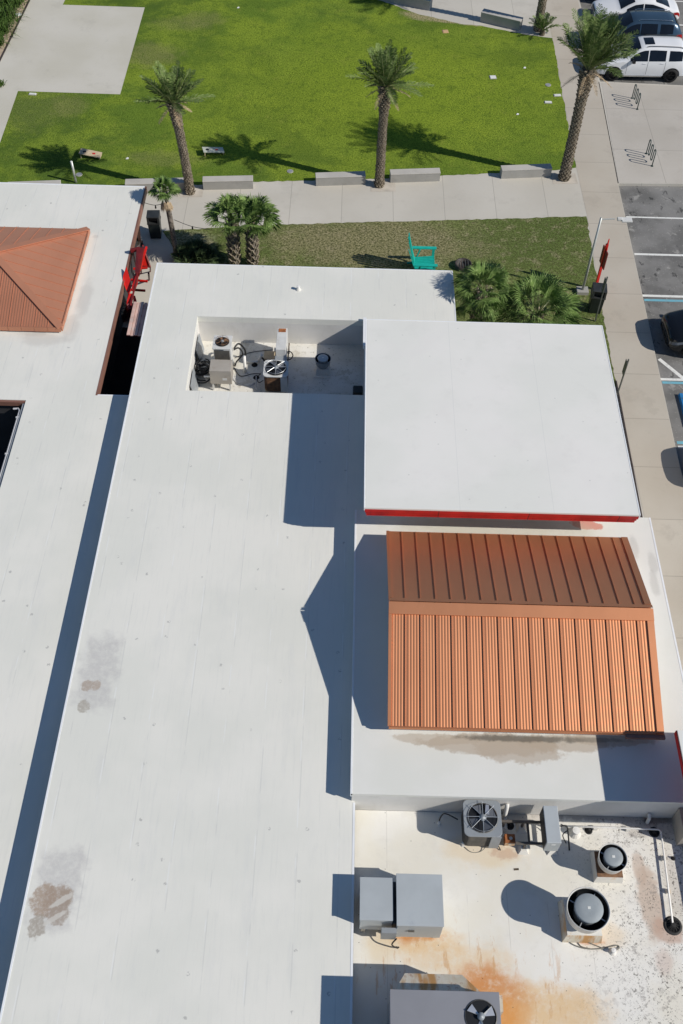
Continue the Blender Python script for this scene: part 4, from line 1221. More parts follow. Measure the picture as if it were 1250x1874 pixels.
# local: +x is the front
def cb(mb, *a): return mb.box(*[q * cs for q in a])
se = MB()
for i in range(9):
    yy = -.42 + i * .094
    for (xa, xb, za, zb) in ((-.30, .42, .34, .42),):
        vs = [(xa * cs, yy * cs, za * cs), (xb * cs, yy * cs, zb * cs), (xb * cs, (yy + .08) * cs, zb * cs), (xa * cs, (yy + .08) * cs, za * cs)]
        vs += [(a, b, c + .025) for (a, b, c) in vs]
        se.add(vs, [(0, 3, 2, 1), (4, 5, 6, 7), (0, 1, 5, 4), (1, 2, 6, 5), (2, 3, 7, 6), (3, 0, 4, 7)])
se.build('seat', M['teal'], t)
fs_ = MB()
for i in range(9):
    yy = -.42 + i * .094
    fs_.box(.43 * cs, .455 * cs, yy * cs, (yy + .08) * cs, .12 * cs, .43 * cs)
fs_.build('front_slats', M['teal'], t)
bk_ = MB()
for i in range(7):
    yy = -.39 + i * .115
    h_ = 1.70 - .045 * (i - 3) ** 2
    p0 = Vector((-.30, yy + .05, .32)) * cs; p1 = Vector((-.60, (yy + .05) * 1.08, h_)) * cs
    bk_.bar(p0, p1, .10 * cs, .03)
bk_.build('backrest', M['teal'], t)
for sg in (-1, 1):
    MB().box(-.40 * cs, .52 * cs, sg * .52 * cs - .07 * cs, sg * .52 * cs + .07 * cs, .70 * cs, .74 * cs).build('armrest', M['teal'], t)
    MB().box(.36 * cs, .46 * cs, sg * .47 * cs - .03, sg * .47 * cs + .03, 0, .70 * cs).build('leg', M['teal'], t)
    MB().bar((-.22 * cs, sg * .47 * cs, .30 * cs), (-.10 * cs, sg * .47 * cs, .70 * cs), .07, .05).bar((-.55 * cs, sg * .44 * cs, .0), (.42 * cs, sg * .44 * cs, .38 * cs), .04, .12).build('rear_brace', M['teal'], t)
x, y = G(847, 489)
t = thing('fire_ring', 'round dark metal fire ring on the grass right of the teal chair', 'fire ring', (x, y, 0))
MB().lathe((0, 0, 0), [(.0, .02), (.30, .02), (.32, .22), (.36, .22), (.36, 0)], 24).build('ring', M['iron'], t, None, True)
mbg = MB()
for i in range(5): mbg.box(-.28 + i * .12, -.26 + i * .12, -.24, .24, .205, .22)
mbg.build('grate', M['sign_back'], t)

# ------------------------------------------------------------------ cornhole boards and lawn oddments
def cornhole(px, py, rz, label, mtl):
    x, y = G(px, py)
    t = thing('cornhole_board', label, 'game board', (x, y, 0), rz, 'cornhole boards on the lawn')
    L_, W_ = 1.0, .46
    vs = [(-L_ / 2, -W_ / 2, .26), (L_ / 2, -W_ / 2, .10), (L_ / 2, W_ / 2, .10), (-L_ / 2, W_ / 2, .26)]
    vs += [(a, b, c + .03) for (a, b, c) in vs]
    MB().add(vs, [(0, 3, 2, 1), (4, 5, 6, 7), (0, 1, 5, 4), (1, 2, 6, 5), (2, 3, 7, 6), (3, 0, 4, 7)]).build('board', mtl, t)
    m_ = MB().cyl((0, 0, 0), .085, .085, .004, 16)
    o2 = m_.build('hole', M['hole'], t)
    o2.location = (-.28, 0, .228 + .03); o2.rotation_euler = (0, math.atan(.16), 0)
    o3 = MB().box(-.07, .07, -.06, .06, 0, .004).build('decal', M['red'], t)
    o3.location = (.16, 0, .158 + .03); o3.rotation_euler = (0, math.atan(.16), .3)
    MB().box(-.46, -.42, -.20, -.16, 0, .255).box(-.46, -.42, .16, .20, 0, .255).box(.44, .47, -.2, .2, 0, .10).build('legs', M['wood'], t)
cornhole(167, 287, R(-4), 'light wooden cornhole board lying left of the curved date palm shadow', M['wood'])
cornhole(391, 281, R(16), 'grey cornhole board half in the palm shadow, right of the curved date palm', M['board_grey'])
def lid(px, py, w_, d_, h_, rz, name, label, cat, m_, rim=None):
    x, y = G(px, py)
    t = thing(name, label, cat, (x, y, 0), rz)
    MB().box(-w_ / 2, w_ / 2, -d_ / 2, d_ / 2, 0, h_).build('cover', m_, t, None, False, .008)
    MB().box(-w_ / 2 - .03, w_ / 2 + .03, -d_ / 2 - .03, d_ / 2 + .03, 0, h_ * .5).build('frame', rim or M['block_face'], t)
lid(902, 142, .30, .28, .05, .1, 'utility_cover', 'single square white utility cover in the right half of the lawn', 'utility cover', M['box_white'])
lid(1020, 175, .34, .16, .05, .1, 'utility_cover', 'white oblong utility cover nearest the sidewalk', 'utility cover', M['box_white'])
lid(1003, 188, .34, .14, .06, 0, 'utility_cover', 'white oblong utility cover, lower of the pair near the sidewalk', 'utility cover', M['box_white'])
lid(60, 173, .34, .14, .06, -.05, 'utility_cover', 'white utility cover at the corner of the concrete slab', 'utility cover', M['box_white'])
lid(34, 28, .30, .30, .06, .5, 'utility_cover', 'white utility cover on the sand by the slab edging', 'utility cover', M['box_white'])
lid(815, 58, .27, .30, .04, .15, 'cardboard_sheet', 'brown cardboard square lying on the grass below the far benches', 'cardboard', M['card'], M['card'])
for (px, py, lab) in ((1003, 156, 'round grey valve cover on the lawn above the pair of white covers'), (531, 314, 'round grey valve cover on the grass left of the middle bench'), (145, 320, 'small round cover beside the slim white marker post')):
    x, y = G(px, py)
    t = thing('valve_cover', lab, 'valve cover', (x, y, 0), 0, 'round valve covers in the lawn')
    MB().cyl((0, 0, 0), .16, .15, .03, 16).build('ring', M['block_face'], t)
    MB().cyl((0, 0, .03), .11, .11, .008, 16).build('cap', M['unit_grey'], t)
for (px, py, lab) in ((233, 291, 'scrap of white paper on the grass right of the wooden cornhole board'), (436, 15, 'scrap of pale litter high on the lawn left of centre'), (960, 125, 'tiny white scrap on the grass between the square cover and the sidewalk'), (947, 210, 'pale scrap on the grass near the right trunk shadow')):
    x, y = G(px, py)
    o = MB().add([(-.07, -.05, .012), (.06, -.06, .02), (.08, .05, .03), (0, .06, .05), (-.06, .05, .015)], [(0, 1, 2), (0, 2, 3), (0, 3, 4)]).build('paper_scrap', M['box_white'])
    o.location = (x, y, .01); tag(o, lab, 'litter')

# ------------------------------------------------------------------ bike racks
def rack(px, py, label):
    x, y = G(px, py)
    t = thing('bike_rack', label, 'bike rack', (x, y, 0), R(6), 'wave bike racks on the concrete pad')
    h = .80; r_ = .105; n = 3
    pts = [Vector((0, 0, 0))]
    yy = 0
    for k in range(n):
        # up, over, down, under
        for a in range(0, 181, 20): pts.append(Vector((0, yy + r_ - r_ * math.cos(R(a)), h - r_ + r_ * math.sin(R(a)))))
        yy += 2 * r_
        if k < n - 1:
            for a in range(0, 181, 20): pts.append(Vector((0, yy + r_ - r_ * math.cos(R(a)), .14 + r_ - r_ * math.sin(R(a)))))
            yy += 2 * r_
    pts.append(Vector((0, yy, 0)))
    MB().tube(pts, .026, 8).build('tube', M['rack'], t, None, True)
    for y_ in (0, yy): MB().cyl((0, y_, 0), .07, .07, .012, 12).build('foot_plate', M['rack'], t)
rack(1166, 200, 'farther wave shaped bike rack, close to the white SUV')
rack(1193, 304, 'nearer wave shaped bike rack, closer to the dark parking bays')
# ------------------------------------------------------------------ wheel stop
a = G3(1240, 723, KERB); b = G3(1262, 800, KERB)
t = thing('wheel_stop', 'blue painted concrete wheel stop in the bay at the right edge', 'wheel stop', (a.x + .1, a.y - .9, KERB), 0)
MB().add([(-.09, -.9, 0), (.09, -.9, 0), (.09, .9, 0), (-.09, .9, 0), (-.06, -.88, .13), (.06, -.88, .13), (.06, .88, .13), (-.06, .88, .13)],
         [(0, 3, 2, 1), (4, 5, 6, 7), (0, 1, 5, 4), (1, 2, 6, 5), (2, 3, 7, 6), (3, 0, 4, 7)]).build('block', M['stop_blue'], t)
MB().cyl((0, .6, .13), .022, .022, .012, 8).cyl((0, -.6, .13), .022, .022, .012, 8).build('pins', M['steel'], t)

# ------------------------------------------------------------------ rooftop equipment
def sweep_fan(t, c, r, blades=4, depth=.10, guard=True, gm='guard', rings=1, spokes=8, hub='unit_grey', bladem='blade'):
    """fan opening at local point c: cavity, blades, hub, guard"""
    x, y, z = c
    MB().lathe((x, y, z), [(r, .002), (r * 1.05, .012), (r * 1.0, .02)], 28).build('fan_collar', M['unit_side'], t)
    MB().lathe((x, y, z), [(0, .003), (r, .003)], 28).build('fan_cavity', M['hole'], t)
    bl = MB()
    for k in range(blades):
        a0 = 2 * math.pi * k / blades + .4
        pts = []
        for (rr, da) in ((.2, -.25), (.92, -.30), (.95, .32), (.25, .35)):
            a = a0 + da
            pts.append((x + rr * r * math.cos(a), y + rr * r * math.sin(a), z + .012 + (.05 if da > 0 else 0)))
        bl.add(pts, [(0, 1, 2, 3)])
    bl.build('fan_blades', M[bladem], t)
    MB().lathe((x, y, z + .015), [(r * .24, 0), (r * .24, .055), (0, .07)], 16).build('fan_hub', M[hub], t, None, True)
    if guard:
        g = MB()
        for k in range(rings):
            rr = r * (1.0 if rings == 1 else .35 + .65 * k / (rings - 1))
            g.tube([(x + rr * math.cos(a * math.pi / 14), y + rr * math.sin(a * math.pi / 14), z + .09) for a in range(29)], .0045, 4)
        for k in range(spokes):
            a = 2 * math.pi * k / spokes
            g.tube([(x + r * .22 * math.cos(a), y + r * .22 * math.sin(a), z + .095), (x + r * 1.12 * math.cos(a), y + r * 1.12 * math.sin(a), z + .085)], .0075, 4)
        g.build('fan_guard', M[gm], t)

def rrect(w_, d_, r, n=5, chamfer=None):
    pts = []
    for (cx, cy, a0) in ((w_ / 2 - r, d_ / 2 - r, 0), (-w_ / 2 + r, d_ / 2 - r, 90), (-w_ / 2 + r, -d_ / 2 + r, 180), (w_ / 2 - r, -d_ / 2 + r, 270)):
        for k in range(n + 1):
            a = R(a0 + 90 * k / n)
            pts.append((cx + r * math.cos(a), cy + r * math.sin(a)))
    return pts

def condenser(px, py, zf, h, w_, d_, label, topm, sidem, r=None, rz=0, guard=True, bladem='blade', fan_dx=0, fan_dy=0, corner=.14, gm='guard', blades=4, stand=.10):
    x, y = G(px, py, zf + h)
    t = thing('condenser_unit', label, 'air conditioner', (x, y, zf), rz)
    MB().prism(rrect(w_, d_, corner), h - .045, h).build('top_panel', M[topm], t, None, False, .008)
    MB().prism(rrect(w_ - .08, d_ - .08, corner), stand, h - .047).build('coil_casing', M[sidem], t)
    lv = MB()
    k = stand + .05
    while k < h - .08:
        lv.prism(rrect(w_ - .065, d_ - .065, corner), k, k + .012)
        k += .035
    lv.build('louvres', M[sidem], t)
    MB().box(w_ / 2 - .26, w_ / 2 - .02, -d_ / 2 + .0, -d_ / 2 + .035, stand, h - .05).build('service_panel', M[topm], t)
    MB().box(-w_ / 2 + .05, -w_ / 2 + .15, -d_ / 2 + .1, d_ / 2 - .1, 0, stand - .002).box(w_ / 2 - .15, w_ / 2 - .05, -d_ / 2 + .1, d_ / 2 - .1, 0, stand - .002).build('feet', M['rusty_panel'], t)
    sweep_fan(t, (fan_dx, fan_dy, h), r or w_ * .38, blades, guard=guard, bladem=bladem, gm=gm)
    return t

# service roof
t = condenser(883, 1497, ZE, .88, .94, .94, 'grey condenser with a wire fan guard standing by the parapet wall of the service roof', 'unit_grey', 'unit_side', .37, rz=0, bladem='blade')
MB().add([(.06, .10, .955), (.16, .06, .955), (.17, .30, .965), (.09, .32, .965)], [(0, 1, 2, 3)]).build('blade_highlight', M['blade_bright'], t)  # bright plate added as the highlight on one fan blade

def at_cable(name, label, pts, r, m, cat='cable', smooth=8):
    P_ = [G3(*p) for p in pts]
    o0 = P_[0]
    mb = MB().tube(bez(P_, smooth), r, 6)
    o = mb.build(name, m, None, tuple(o0), True)
    o.location = o0
    tag(o, label, cat)
    return o
at_cable('power_cable', 'black cable arching from the roof stub to the left side of the condenser', [(803, 1507, ZE + .02), (806, 1496, ZE + .25), (815, 1489, ZE + .42), (838, 1500, ZE + .45)], .018, M['cable'])
at_cable('power_cable', 'thin cable looping in front of the condenser feet', [(845, 1545, ZE + .02), (862, 1559, ZE + .015), (880, 1558, ZE + .015), (893, 1545, ZE + .1)], .008, M['cable_grey'])
at_cable('power_cable', 'kinked black cable between the condenser and the rusty box', [(903, 1535, ZE + .3), (912, 1548, ZE + .1), (916, 1556, ZE + .02)], .016, M['cable'])
at_cable('power_cable', 'bundle of black cables hanging off the right side of the tall cabinet', [(1027, 1512, ZE + .6), (1037, 1512, ZE + .5), (1040, 1528, ZE + .3), (1042, 1556, ZE + .02)], .02, M['cable'])
at_cable('power_cable', 'black cable curling from the cabinet to the white stub', [(1026, 1508, ZE + .62), (1040, 1517, ZE + .55), (1030, 1528, ZE + .3), (1036, 1543, ZE + .05)], .014, M['cable'])
def stub(px, py, z, h, label, r=.05, m='pvc', cap=True, name='vent_stub'):
    x, y = G(px, py, z)
    t = thing(name, label, 'vent pipe', (x, y, z))
    MB().cyl((0, 0, 0), r * 1.9, r * 1.05, r * 1.2, 14).build('flashing', M['curb_white'], t, None, False)
    MB().cyl((0, 0, r * 1.2), r, r, h - r * 1.2, 14).build('pipe', M[m], t, None, False)
    if cap: MB().lathe((0, 0, h), [(r * 1.15, -.03), (r * 1.15, .01), (0, .02)], 14).build('cap', M[m], t)
    return t
stub(803, 1508, ZE, .12, 'small white roof stub where the black cable enters, left of the condenser', .03)
stub(847, 1546, ZE, .14, 'short cream stub at the left front foot of the condenser', .035)
# bent white vent pipe behind the condenser
x, y = G(921, 1500, ZE)
t = thing('vent_pipe', 'thick white bent plastic pipe coming out of the parapet wall beside the condenser', 'vent pipe', (x, y, ZE))
o_ = tuple(t.location)
MB().tube(bez([(x, y, ZE), (x, y + .01, ZE + .35), (x + .01, y + .08, ZE + .62), (x + .01, GY0 - .01, ZE + .70)], 6), .055, 12).build('pipe', M['pvc'], t, o_, True)
MB().tube([(x, y, ZE + .02), (x, y, ZE + .12)], .075, 12).build('collar', M['pvc'], t, o_, True)
MB().box(x - .75, x - .45, GY0 - .12, GY0 - .02, ZE + .55, ZE + .75).build('wall_box', M['unit_white'], thing('junction_box', 'white junction box on the parapet wall behind the condenser', 'junction box', (x - .6, GY0 - .1, ZE + .6)), (x - .6, GY0 - .1, ZE + .6), False, .01)
MB().box(x - .62, x - .58, GY0 - .115, GY0 - .02, ZE + .3, ZE + .548).build('conduit', M['pvc'], bpy.data.objects['junction_box'], (x - .6, GY0 - .1, ZE + .6))
# strut rails
x0, y0 = G(915, 1503, ZE + .42); x1, y1 = G(1000, 1503, ZE + .42)
t = thing('strut_frame', 'rusty steel strut rails carrying the tall grey cabinet', 'steel frame', (x0, y0, ZE))
o_ = tuple(t.location)
ya = y0; yb = G(950, 1543, ZE + .42)[1]
MB().box(x0, x1 + .3, ya - .03, ya + .03, ZE + .39, ZE + .45).build('rail', M['steel'], t, o_)
MB().box(x0 + .35, x1 + .3, yb - .03, yb + .03, ZE + .39, ZE + .45).build('rail', M['steel'], t, o_)
for dx in (.68, 1.35): MB().box(x0 + dx, x0 + dx + .05, yb, ya, ZE + .33, ZE + .388).build('cross_rail', M['steel'], t, o_)
for (xx, yy) in ((x0 + .12, ya), (x0 + .6, ya), (x1 + .15, ya), (x0 + .6, yb), (x1 + .15, yb)):
    MB().box(xx - .025, xx + .025, yy - .025, yy + .025, ZE + .10, ZE + .388).build('leg', M['steel'], t, o_)
    MB().add([(xx - .14, yy - .14, ZE), (xx + .14, yy - .14, ZE), (xx + .14, yy + .14, ZE), (xx - .14, yy + .14, ZE), (xx - .07, yy - .07, ZE + .10), (xx + .07, yy - .07, ZE + .10), (xx + .07, yy + .07, ZE + .10), (xx - .07, yy + .07, ZE + .10)],
             [(4, 5, 6, 7), (0, 1, 5, 4), (1, 2, 6, 5), (2, 3, 7, 6), (3, 0, 4, 7)]).build('pad', M['curb_white'], t, o_)
# tall cabinet
zt = ZE + 1.02
a = G(994, 1474, zt); b = G(1029, 1543, zt)
t = thing('electrical_cabinet', 'tall narrow blue grey cabinet raised on steel rails', 'cabinet', (a[0], b[1], ZE + .46))
o_ = tuple(t.location)
w_ = G(1020, 1474, zt)[0] - a[0]
MB().box(a[0], a[0] + w_, b[1], a[1], ZE + .455, zt).build('casing', M['unit_blue'], t, o_, False, .012)
MB().box(a[0] - .008, a[0] - .001, b[1] + .03, a[1] - .03, ZE + .49, zt - .03).build('side_louvre', M['hole'], t, o_)
MB().box(a[0] + .13, a[0] + .23, b[1] - .006, b[1] - .001, zt - .16, zt - .10).build('label_plate', M['box_white'], t, o_)
MB().box(a[0] + w_ + .001, a[0] + w_ + .03, b[1] + .2, b[1] + .4, zt - .4, zt - .2).build('knockout_box', M['unit_grey'], t, o_)
# rusty disconnect box
x, y = G(933, 1535, ZE + .3)
t = thing('rusty_disconnect_box', 'small rusty electrical box between the condenser and the tall cabinet', 'junction box', (x, y, ZE))
MB().box(-.13, .13, -.11, .11, .12, .34).build('case', M['rust'], t, None, False, .01)
MB().box(-.125, .125, -.119, -.112, .14, .30).build('face', M['rusty_panel'], t)
MB().box(-.10, -.06, -.08, .08, 0, .118).box(.06, .10, -.08, .08, 0, .118).build('feet', M['curb_white'], t)
MB().cyl((.02, 0, .342), .045, .04, .015, 12).build('knob', M['unit_white'], t)

def upblast(px, py, zf, h, r, label, cw=None, curb='curb_white', cap='fan_cap', ringm='unit_white', inner='hole', ccol='rust_brown'):
    x, y = G(px, py, zf + h)
    t = thing('exhaust_fan', label, 'exhaust fan', (x, y, zf))
    c = (cw or r * 1.7) / 2
    hc_ = h * .36
    MB().add([(-c * 1.12, -c * 1.12, 0), (c * 1.12, -c * 1.12, 0), (c * 1.12, c * 1.12, 0), (-c * 1.12, c * 1.12, 0), (-c, -c, hc_), (c, -c, hc_), (c, c, hc_), (-c, c, hc_)],
             [(4, 5, 6, 7), (0, 1, 5, 4), (1, 2, 6, 5), (2, 3, 7, 6), (3, 0, 4, 7)]).build('curb', M[curb], t)
    MB().box(-c * .98, c * .98, -c * .98, c * .98, hc_ + .001, hc_ + .03).build('base_plate', M[ccol], t)
    MB().lathe((0, 0, 0), [(r * .62, hc_ + .03), (r * .66, h * .55), (r * .90, h * .62), (r, h * .98), (r * 1.02, h), (r * .985, h), (r * .96, h * .97), (r * .86, h * .66), (r * .6, h * .60), (0, h * .60)], 40).build('bowl', M[ringm], t, None, True)
    MB().lathe((0, 0, 0), [(r * .952, h * .965), (r * .85, h * .67), (r * .62, h * .612), (0, h * .612)], 40).build('bowl_lining', M[inner], t, None, True)
    MB().lathe((0, 0, 0), [(r * .58, h * .62), (r * .62, h * .90), (r * .68, h * 1.02), (r * .675, h * 1.05), (r * .64, h * 1.062), (r * .3, h * 1.068), (0, h * 1.07)], 40).build('motor_cap', M[cap], t, None, True)
    br = MB()
    for k in range(4):
        a = math.pi / 4 + math.pi / 2 * k + .25
        br.bar((r * .63 * math.cos(a), r * .63 * math.sin(a), h * .86), (r * .93 * math.cos(a), r * .93 * math.sin(a), h * .86), .02, .04)
    br.build('brackets', M['guard'], t)
    MB().box(-.035, .035, -.03, .03, h * 1.071, h * 1.075).build('label_plate', M['box_white'], t)
    return t
upblast(1122, 1569, ZE, .80, .345, 'smaller round upblast exhaust fan on a white curb near the parapet', .64)
upblast(1077, 1663, ZE, 1.08, .50, 'large round upblast exhaust fan on a rust stained curb', .84, 'rusty_panel', 'fan_cap', 'unit_white', 'hole', 'curb_white')
at_cable('power_cable', 'long grey cable looping on the roof in front of the large exhaust fan', [(1034, 1716, ZE + .02), (1048, 1728, ZE + .02), (1072, 1736, ZE + .02), (1100, 1736, ZE + .02), (1128, 1730, ZE + .02), (1133, 1735, ZE + .03), (1123, 1741, ZE + .1)], .013, M['cable_grey'])
at_cable('power_cable', 'grey cable end curling back to the rusty curb of the large fan', [(1105, 1736, ZE + .02), (1085, 1728, ZE + .02), (1062, 1719, ZE + .04), (1057, 1722, ZE + .02), (1064, 1732, ZE + .02), (1080, 1736, ZE + .02)], .011, M['cable_grey'])
stub(1121, 1742, ZE, .14, 'white cone stub where the loop of grey cable ends', .05)
stub(1052, 1525, ZE, .20, 'fat white plastic stub beside the small roof drain behind the small fan', .085)
stub(930, 1530, ZE, .10, 'tiny white stub beneath the strut rails', .03)
# ducted unit
zt = 3.85
t = thing('ducted_roof_unit', 'large blue grey rooftop unit of two boxes beside the long white roof', 'air handler', (1.6, 7.5, ZE))
o_ = (1.6, 7.5, ZE)
a = G(726, 1600, 3.9); b = G(811.6, 1695.5, 3.9)
bx0, bx1, by0, by1 = a[0], b[0], b[1], a[1]
MB().box(bx0, bx1, by0, by1, ZE + .22, 3.9).build('main_box', M['unit_blue'], t, o_, False, .012)
MB().box(bx0 - .015, bx1 + .015, by0 - .015, by1 + .015, 3.902, 3.922).build('main_lid', M['unit_blue'], t, o_, False, .006)
c = G(660, 1606, 3.85); d = G(719, 1684, 3.85)
MB().box(c[0], d[0], d[1], c[1], ZE + .30, 3.83).build('side_box', M['unit_blue'], t, o_, False, .012)
MB().box(c[0] - .015, d[0] + .01, d[1] - .015, c[1] + .015, 3.832, 3.852).build('side_lid', M['unit_blue'], t, o_, False, .006)
MB().box(d[0] + .002, bx0 - .002, by0 + .12, by1 - .08, ZE + .25, 3.6).build('duct_neck', M['unit_side'], t, o_)
ft = MB()
for (xx, yy) in ((bx0 + .1, by0 + .1), (bx1 - .1, by0 + .1), (bx0 + .1, by1 - .1), (bx1 - .1, by1 - .1), (c[0] + .1, d[1] + .08), (c[0] + .1, c[1] - .1)):
    ft.box(xx - .05, xx + .05, yy - .05, yy + .05, ZE, ZE + .215)
ft.build('feet', M['rusty_panel'], t, o_)
MB().box(bx0 + .28, bx0 + .42, by0 - .03, by0 - .002, ZE + .72, ZE + .80).build('handle', M['unit_side'], t, o_)
MB().box(d[0] - .25, bx0 + .0, by0 - .10, by0 + .02, ZE + .35, 3.62).build('corner_panel', M['unit_grey'], t, o_)
MB().tube(bez([(bx0 + .02, by0 - .12, ZE + .5), (bx0 - .08, by0 - .2, ZE + .3), (bx0 + .05, by0 - .22, ZE + .1), (bx0 + .1, by0 - .18, ZE + .02)], 6), .018, 6).build('pipework', M['cable'], t, o_, True)
# bottom package unit
zt = 4.50
a = G(716, 1813.5, zt); b = G(911, 1820, zt)
t = thing('package_unit', 'big dull grey package unit with a top fan at the bottom edge', 'air conditioner', (a[0], a[1] - 1, ZE))
o_ = tuple(t.location)
UX0, UX1, UY1 = a[0], b[0], a[1]
MB().box(UX0, UX1, UY1 - 1.9, UY1, ZE + .25, zt - .002).build('casing', M['unit_dark'], t, o_)
MB().box(UX0 - .03, UX1 + .03, UY1 - 1.93, UY1 + .03, zt, zt + .03).build('lid', M['unit_dark'], t, o_, False, .008)
MB().box(UX0 + .1, UX1 - .1, UY1 - 1.8, UY1 - .1, ZE, ZE + .248).build('curb', M['rusty_panel'], t, o_)
fx, fy = G(880, 1861, zt + .03)
sweep_fan(t, (fx - o_[0], fy - o_[1], zt + .032 - o_[2]), .33, 3, guard=False, bladem='blade_bright')
hl, hr = G(741, 1781, ZE + .95), G(845, 1782, ZE + .95)
hz_ = ZE + .95
h2l, h2r = UX0 + .05, UX1 - .55
yh = hl[1]
MB().add([(hl[0], yh, hz_), (hr[0], yh, hz_), (h2r + .35, UY1 + .035, hz_ + .35), (h2l, UY1 + .035, hz_ + .35), (hl[0], yh, hz_ - .45), (hr[0], yh, hz_ - .45), (h2r + .35, UY1 + .035, hz_ - .45), (h2l, UY1 + .035, hz_ - .45)],
         [(0, 1, 2, 3), (7, 6, 5, 4), (0, 4, 5, 1), (1, 5, 6, 2), (2, 6, 7, 3), (3, 7, 4, 0)]).build('intake_hood', M['rusty_panel'], t, o_)
MB().box(UX1 + .032, UX1 + .10, UY1 - .35, UY1 - .02, zt - .4, zt - .02).build('side_bracket', M['rusty_panel'], t, o_)
# roof drains, conduit
def drain(px, py, z, r, label):
    x, y = G(px, py, z)
    t = thing('roof_drain', label, 'roof drain', (x, y, z))
    MB().lathe((0, 0, 0), [(r * 1.15, .001), (r * 1.0, .02), (r * .85, .03), (r * .8, .008), (0, .004)], 24).build('flange', M['drain'], t, None, True)
    g = MB()
    for k in range(12):
        a = k * math.pi / 6
        g.bar((r * .75 * math.cos(a), r * .75 * math.sin(a), .012), (r * .28 * math.cos(a), r * .28 * math.sin(a), .09), .012)
    g.lathe((0, 0, 0), [(r * .32, .085), (r * .30, .10), (0, .105)], 12)
    g.build('strainer', M['drain'], t)
drain(1231, 1694, ZE, .20, 'largest black roof drain at the lower right end of the white conduit')
drain(1197, 1523, ZE, .12, 'black roof drain under the bend of the white conduit')
drain(1077, 1520, ZE, .09, 'small grimy roof drain behind the small exhaust fan')
drain(933, 1511, ZE, .10, 'small dark drain hidden under the strut rails')
drain(1232, 1571, ZE, .05, 'tiny dark drain at the right side parapet')
t = thing('white_conduit', 'thin white pipe running along the parapet and turning down to the large drain', 'pipe', (*G(1205, 1519, ZE), ZE))
o_ = tuple(t.location)
p = [G3(1030, 1512, ZE + .10), G3(1100, 1514, ZE + .10), G3(1205, 1518, ZE + .12), G3(1210, 1522, ZE + .12), G3(1231, 1688, ZE + .12), G3(1231, 1690, ZE + .03)]
MB().tube(p, .024, 8).build('pipe', M['pvc'], t, o_, True)
for (px, py) in ((1090, 1513.8), (1150, 1516), (1216, 1570), (1224, 1630)):
    q = G3(px, py, ZE + .10); MB().box(q.x - .05, q.x + .05, q.y - .05, q.y + .05, ZE, ZE + .085).build('support_block', M['curb_white'], t, o_)
def patchbox(px, py, z, sx, sy, h, rz, name, label, cat, m_):
    x, y = G(px, py, z)
    o = MB().box(-sx / 2, sx / 2, -sy / 2, sy / 2, 0, h).build(name, m_, None, None, False, min(h * .3, .01))
    o.location = (x, y, z); o.rotation_euler = (0, 0, rz); return tag(o, label, cat)
patchbox(945, 1591, ZE, .12, .05, .012, .1, 'leaf_litter', 'clump of dark leaf litter in the middle of the service roof', 'litter', M['bed'])

# ---- equipment well
at_cable('power_cable', 'pale cable crossing behind the tan box in the well', [(425, 690, ZP + .05), (436, 702, ZP + .02), (455, 706, ZP + .02), (467, 700, ZP + .02)], .018, M['pipe_grey'])
at_cable('power_cable', 'thin black cable along the foot of the back wall of the well', [(430, 655, ZP + .02), (447, 648, ZP + .02), (470, 643, ZP + .02), (500, 640, ZP + .02)], .012, M['cable'])
pipe_later = True
t = condenser(505, 674, ZP, .86, .88, .84, 'round cornered condenser with louvred sides in the middle of the equipment well', 'unit_white', 'rust_brown', .36, bladem='blade')
t = condenser(407, 626, ZP, 1.28, .66, .70, 'condenser with a rusty brown fan grille in the back left corner of the well', 'unit_white', 'unit_white', .24, bladem='rust_brown', corner=.03, gm='rust_brown')
MB().box(-.27, .27, -.358, -.352, .75, 1.20).build('front_grille', M['unit_side'], t)
# tan box
x, y = G(404, 668, ZP + 1.0)
t = thing('tan_unit_box', 'tan sheet metal box on legs in the front left corner of the equipment well', 'air handler', (x, y, ZP))
MB().box(-.38, .38, -.30, .28, .36, 1.0).build('casing', M['unit_tan'], t, None, False, .012)
for sx in (-.3, .3):
    for sy in (-.24, .22): MB().box(sx - .03, sx + .03, sy - .03, sy + .03, 0, .358).build('leg', M['unit_white'], t)
MB().box(-.62, -.39, -.12, -.08, .5, .54).build('side_pipe', M['pvc'], t)
MB().box(.06, .22, -.305, -.302, .55, .66).build('label_plate', M['unit_white'], t)
# heap of dark debris (tangle of hose) beside the tan box
random.seed(51)
x, y = G(372, 688, ZP)
t = thing('hose_tangle', 'dark tangle of old hoses between the tan box and the left wall of the well', 'hose', (x, y, ZP))
hz = MB()
for k in range(12):
    a = random.uniform(0, 6.28); pts = []
    rr = random.uniform(.14, .3); cx_, cy_ = random.uniform(-.08, .08), random.uniform(-.25, .35)
    for j in range(9):
        b = a + j * .7; pts.append((cx_ + rr * math.cos(b), cy_ + rr * math.sin(b) * 1.1, .04 + .045 * k + random.uniform(0, .03)))
    hz.tube(bez(pts, 3), .028, 6)
hz.build('hose', M['cable'], t, None, True)
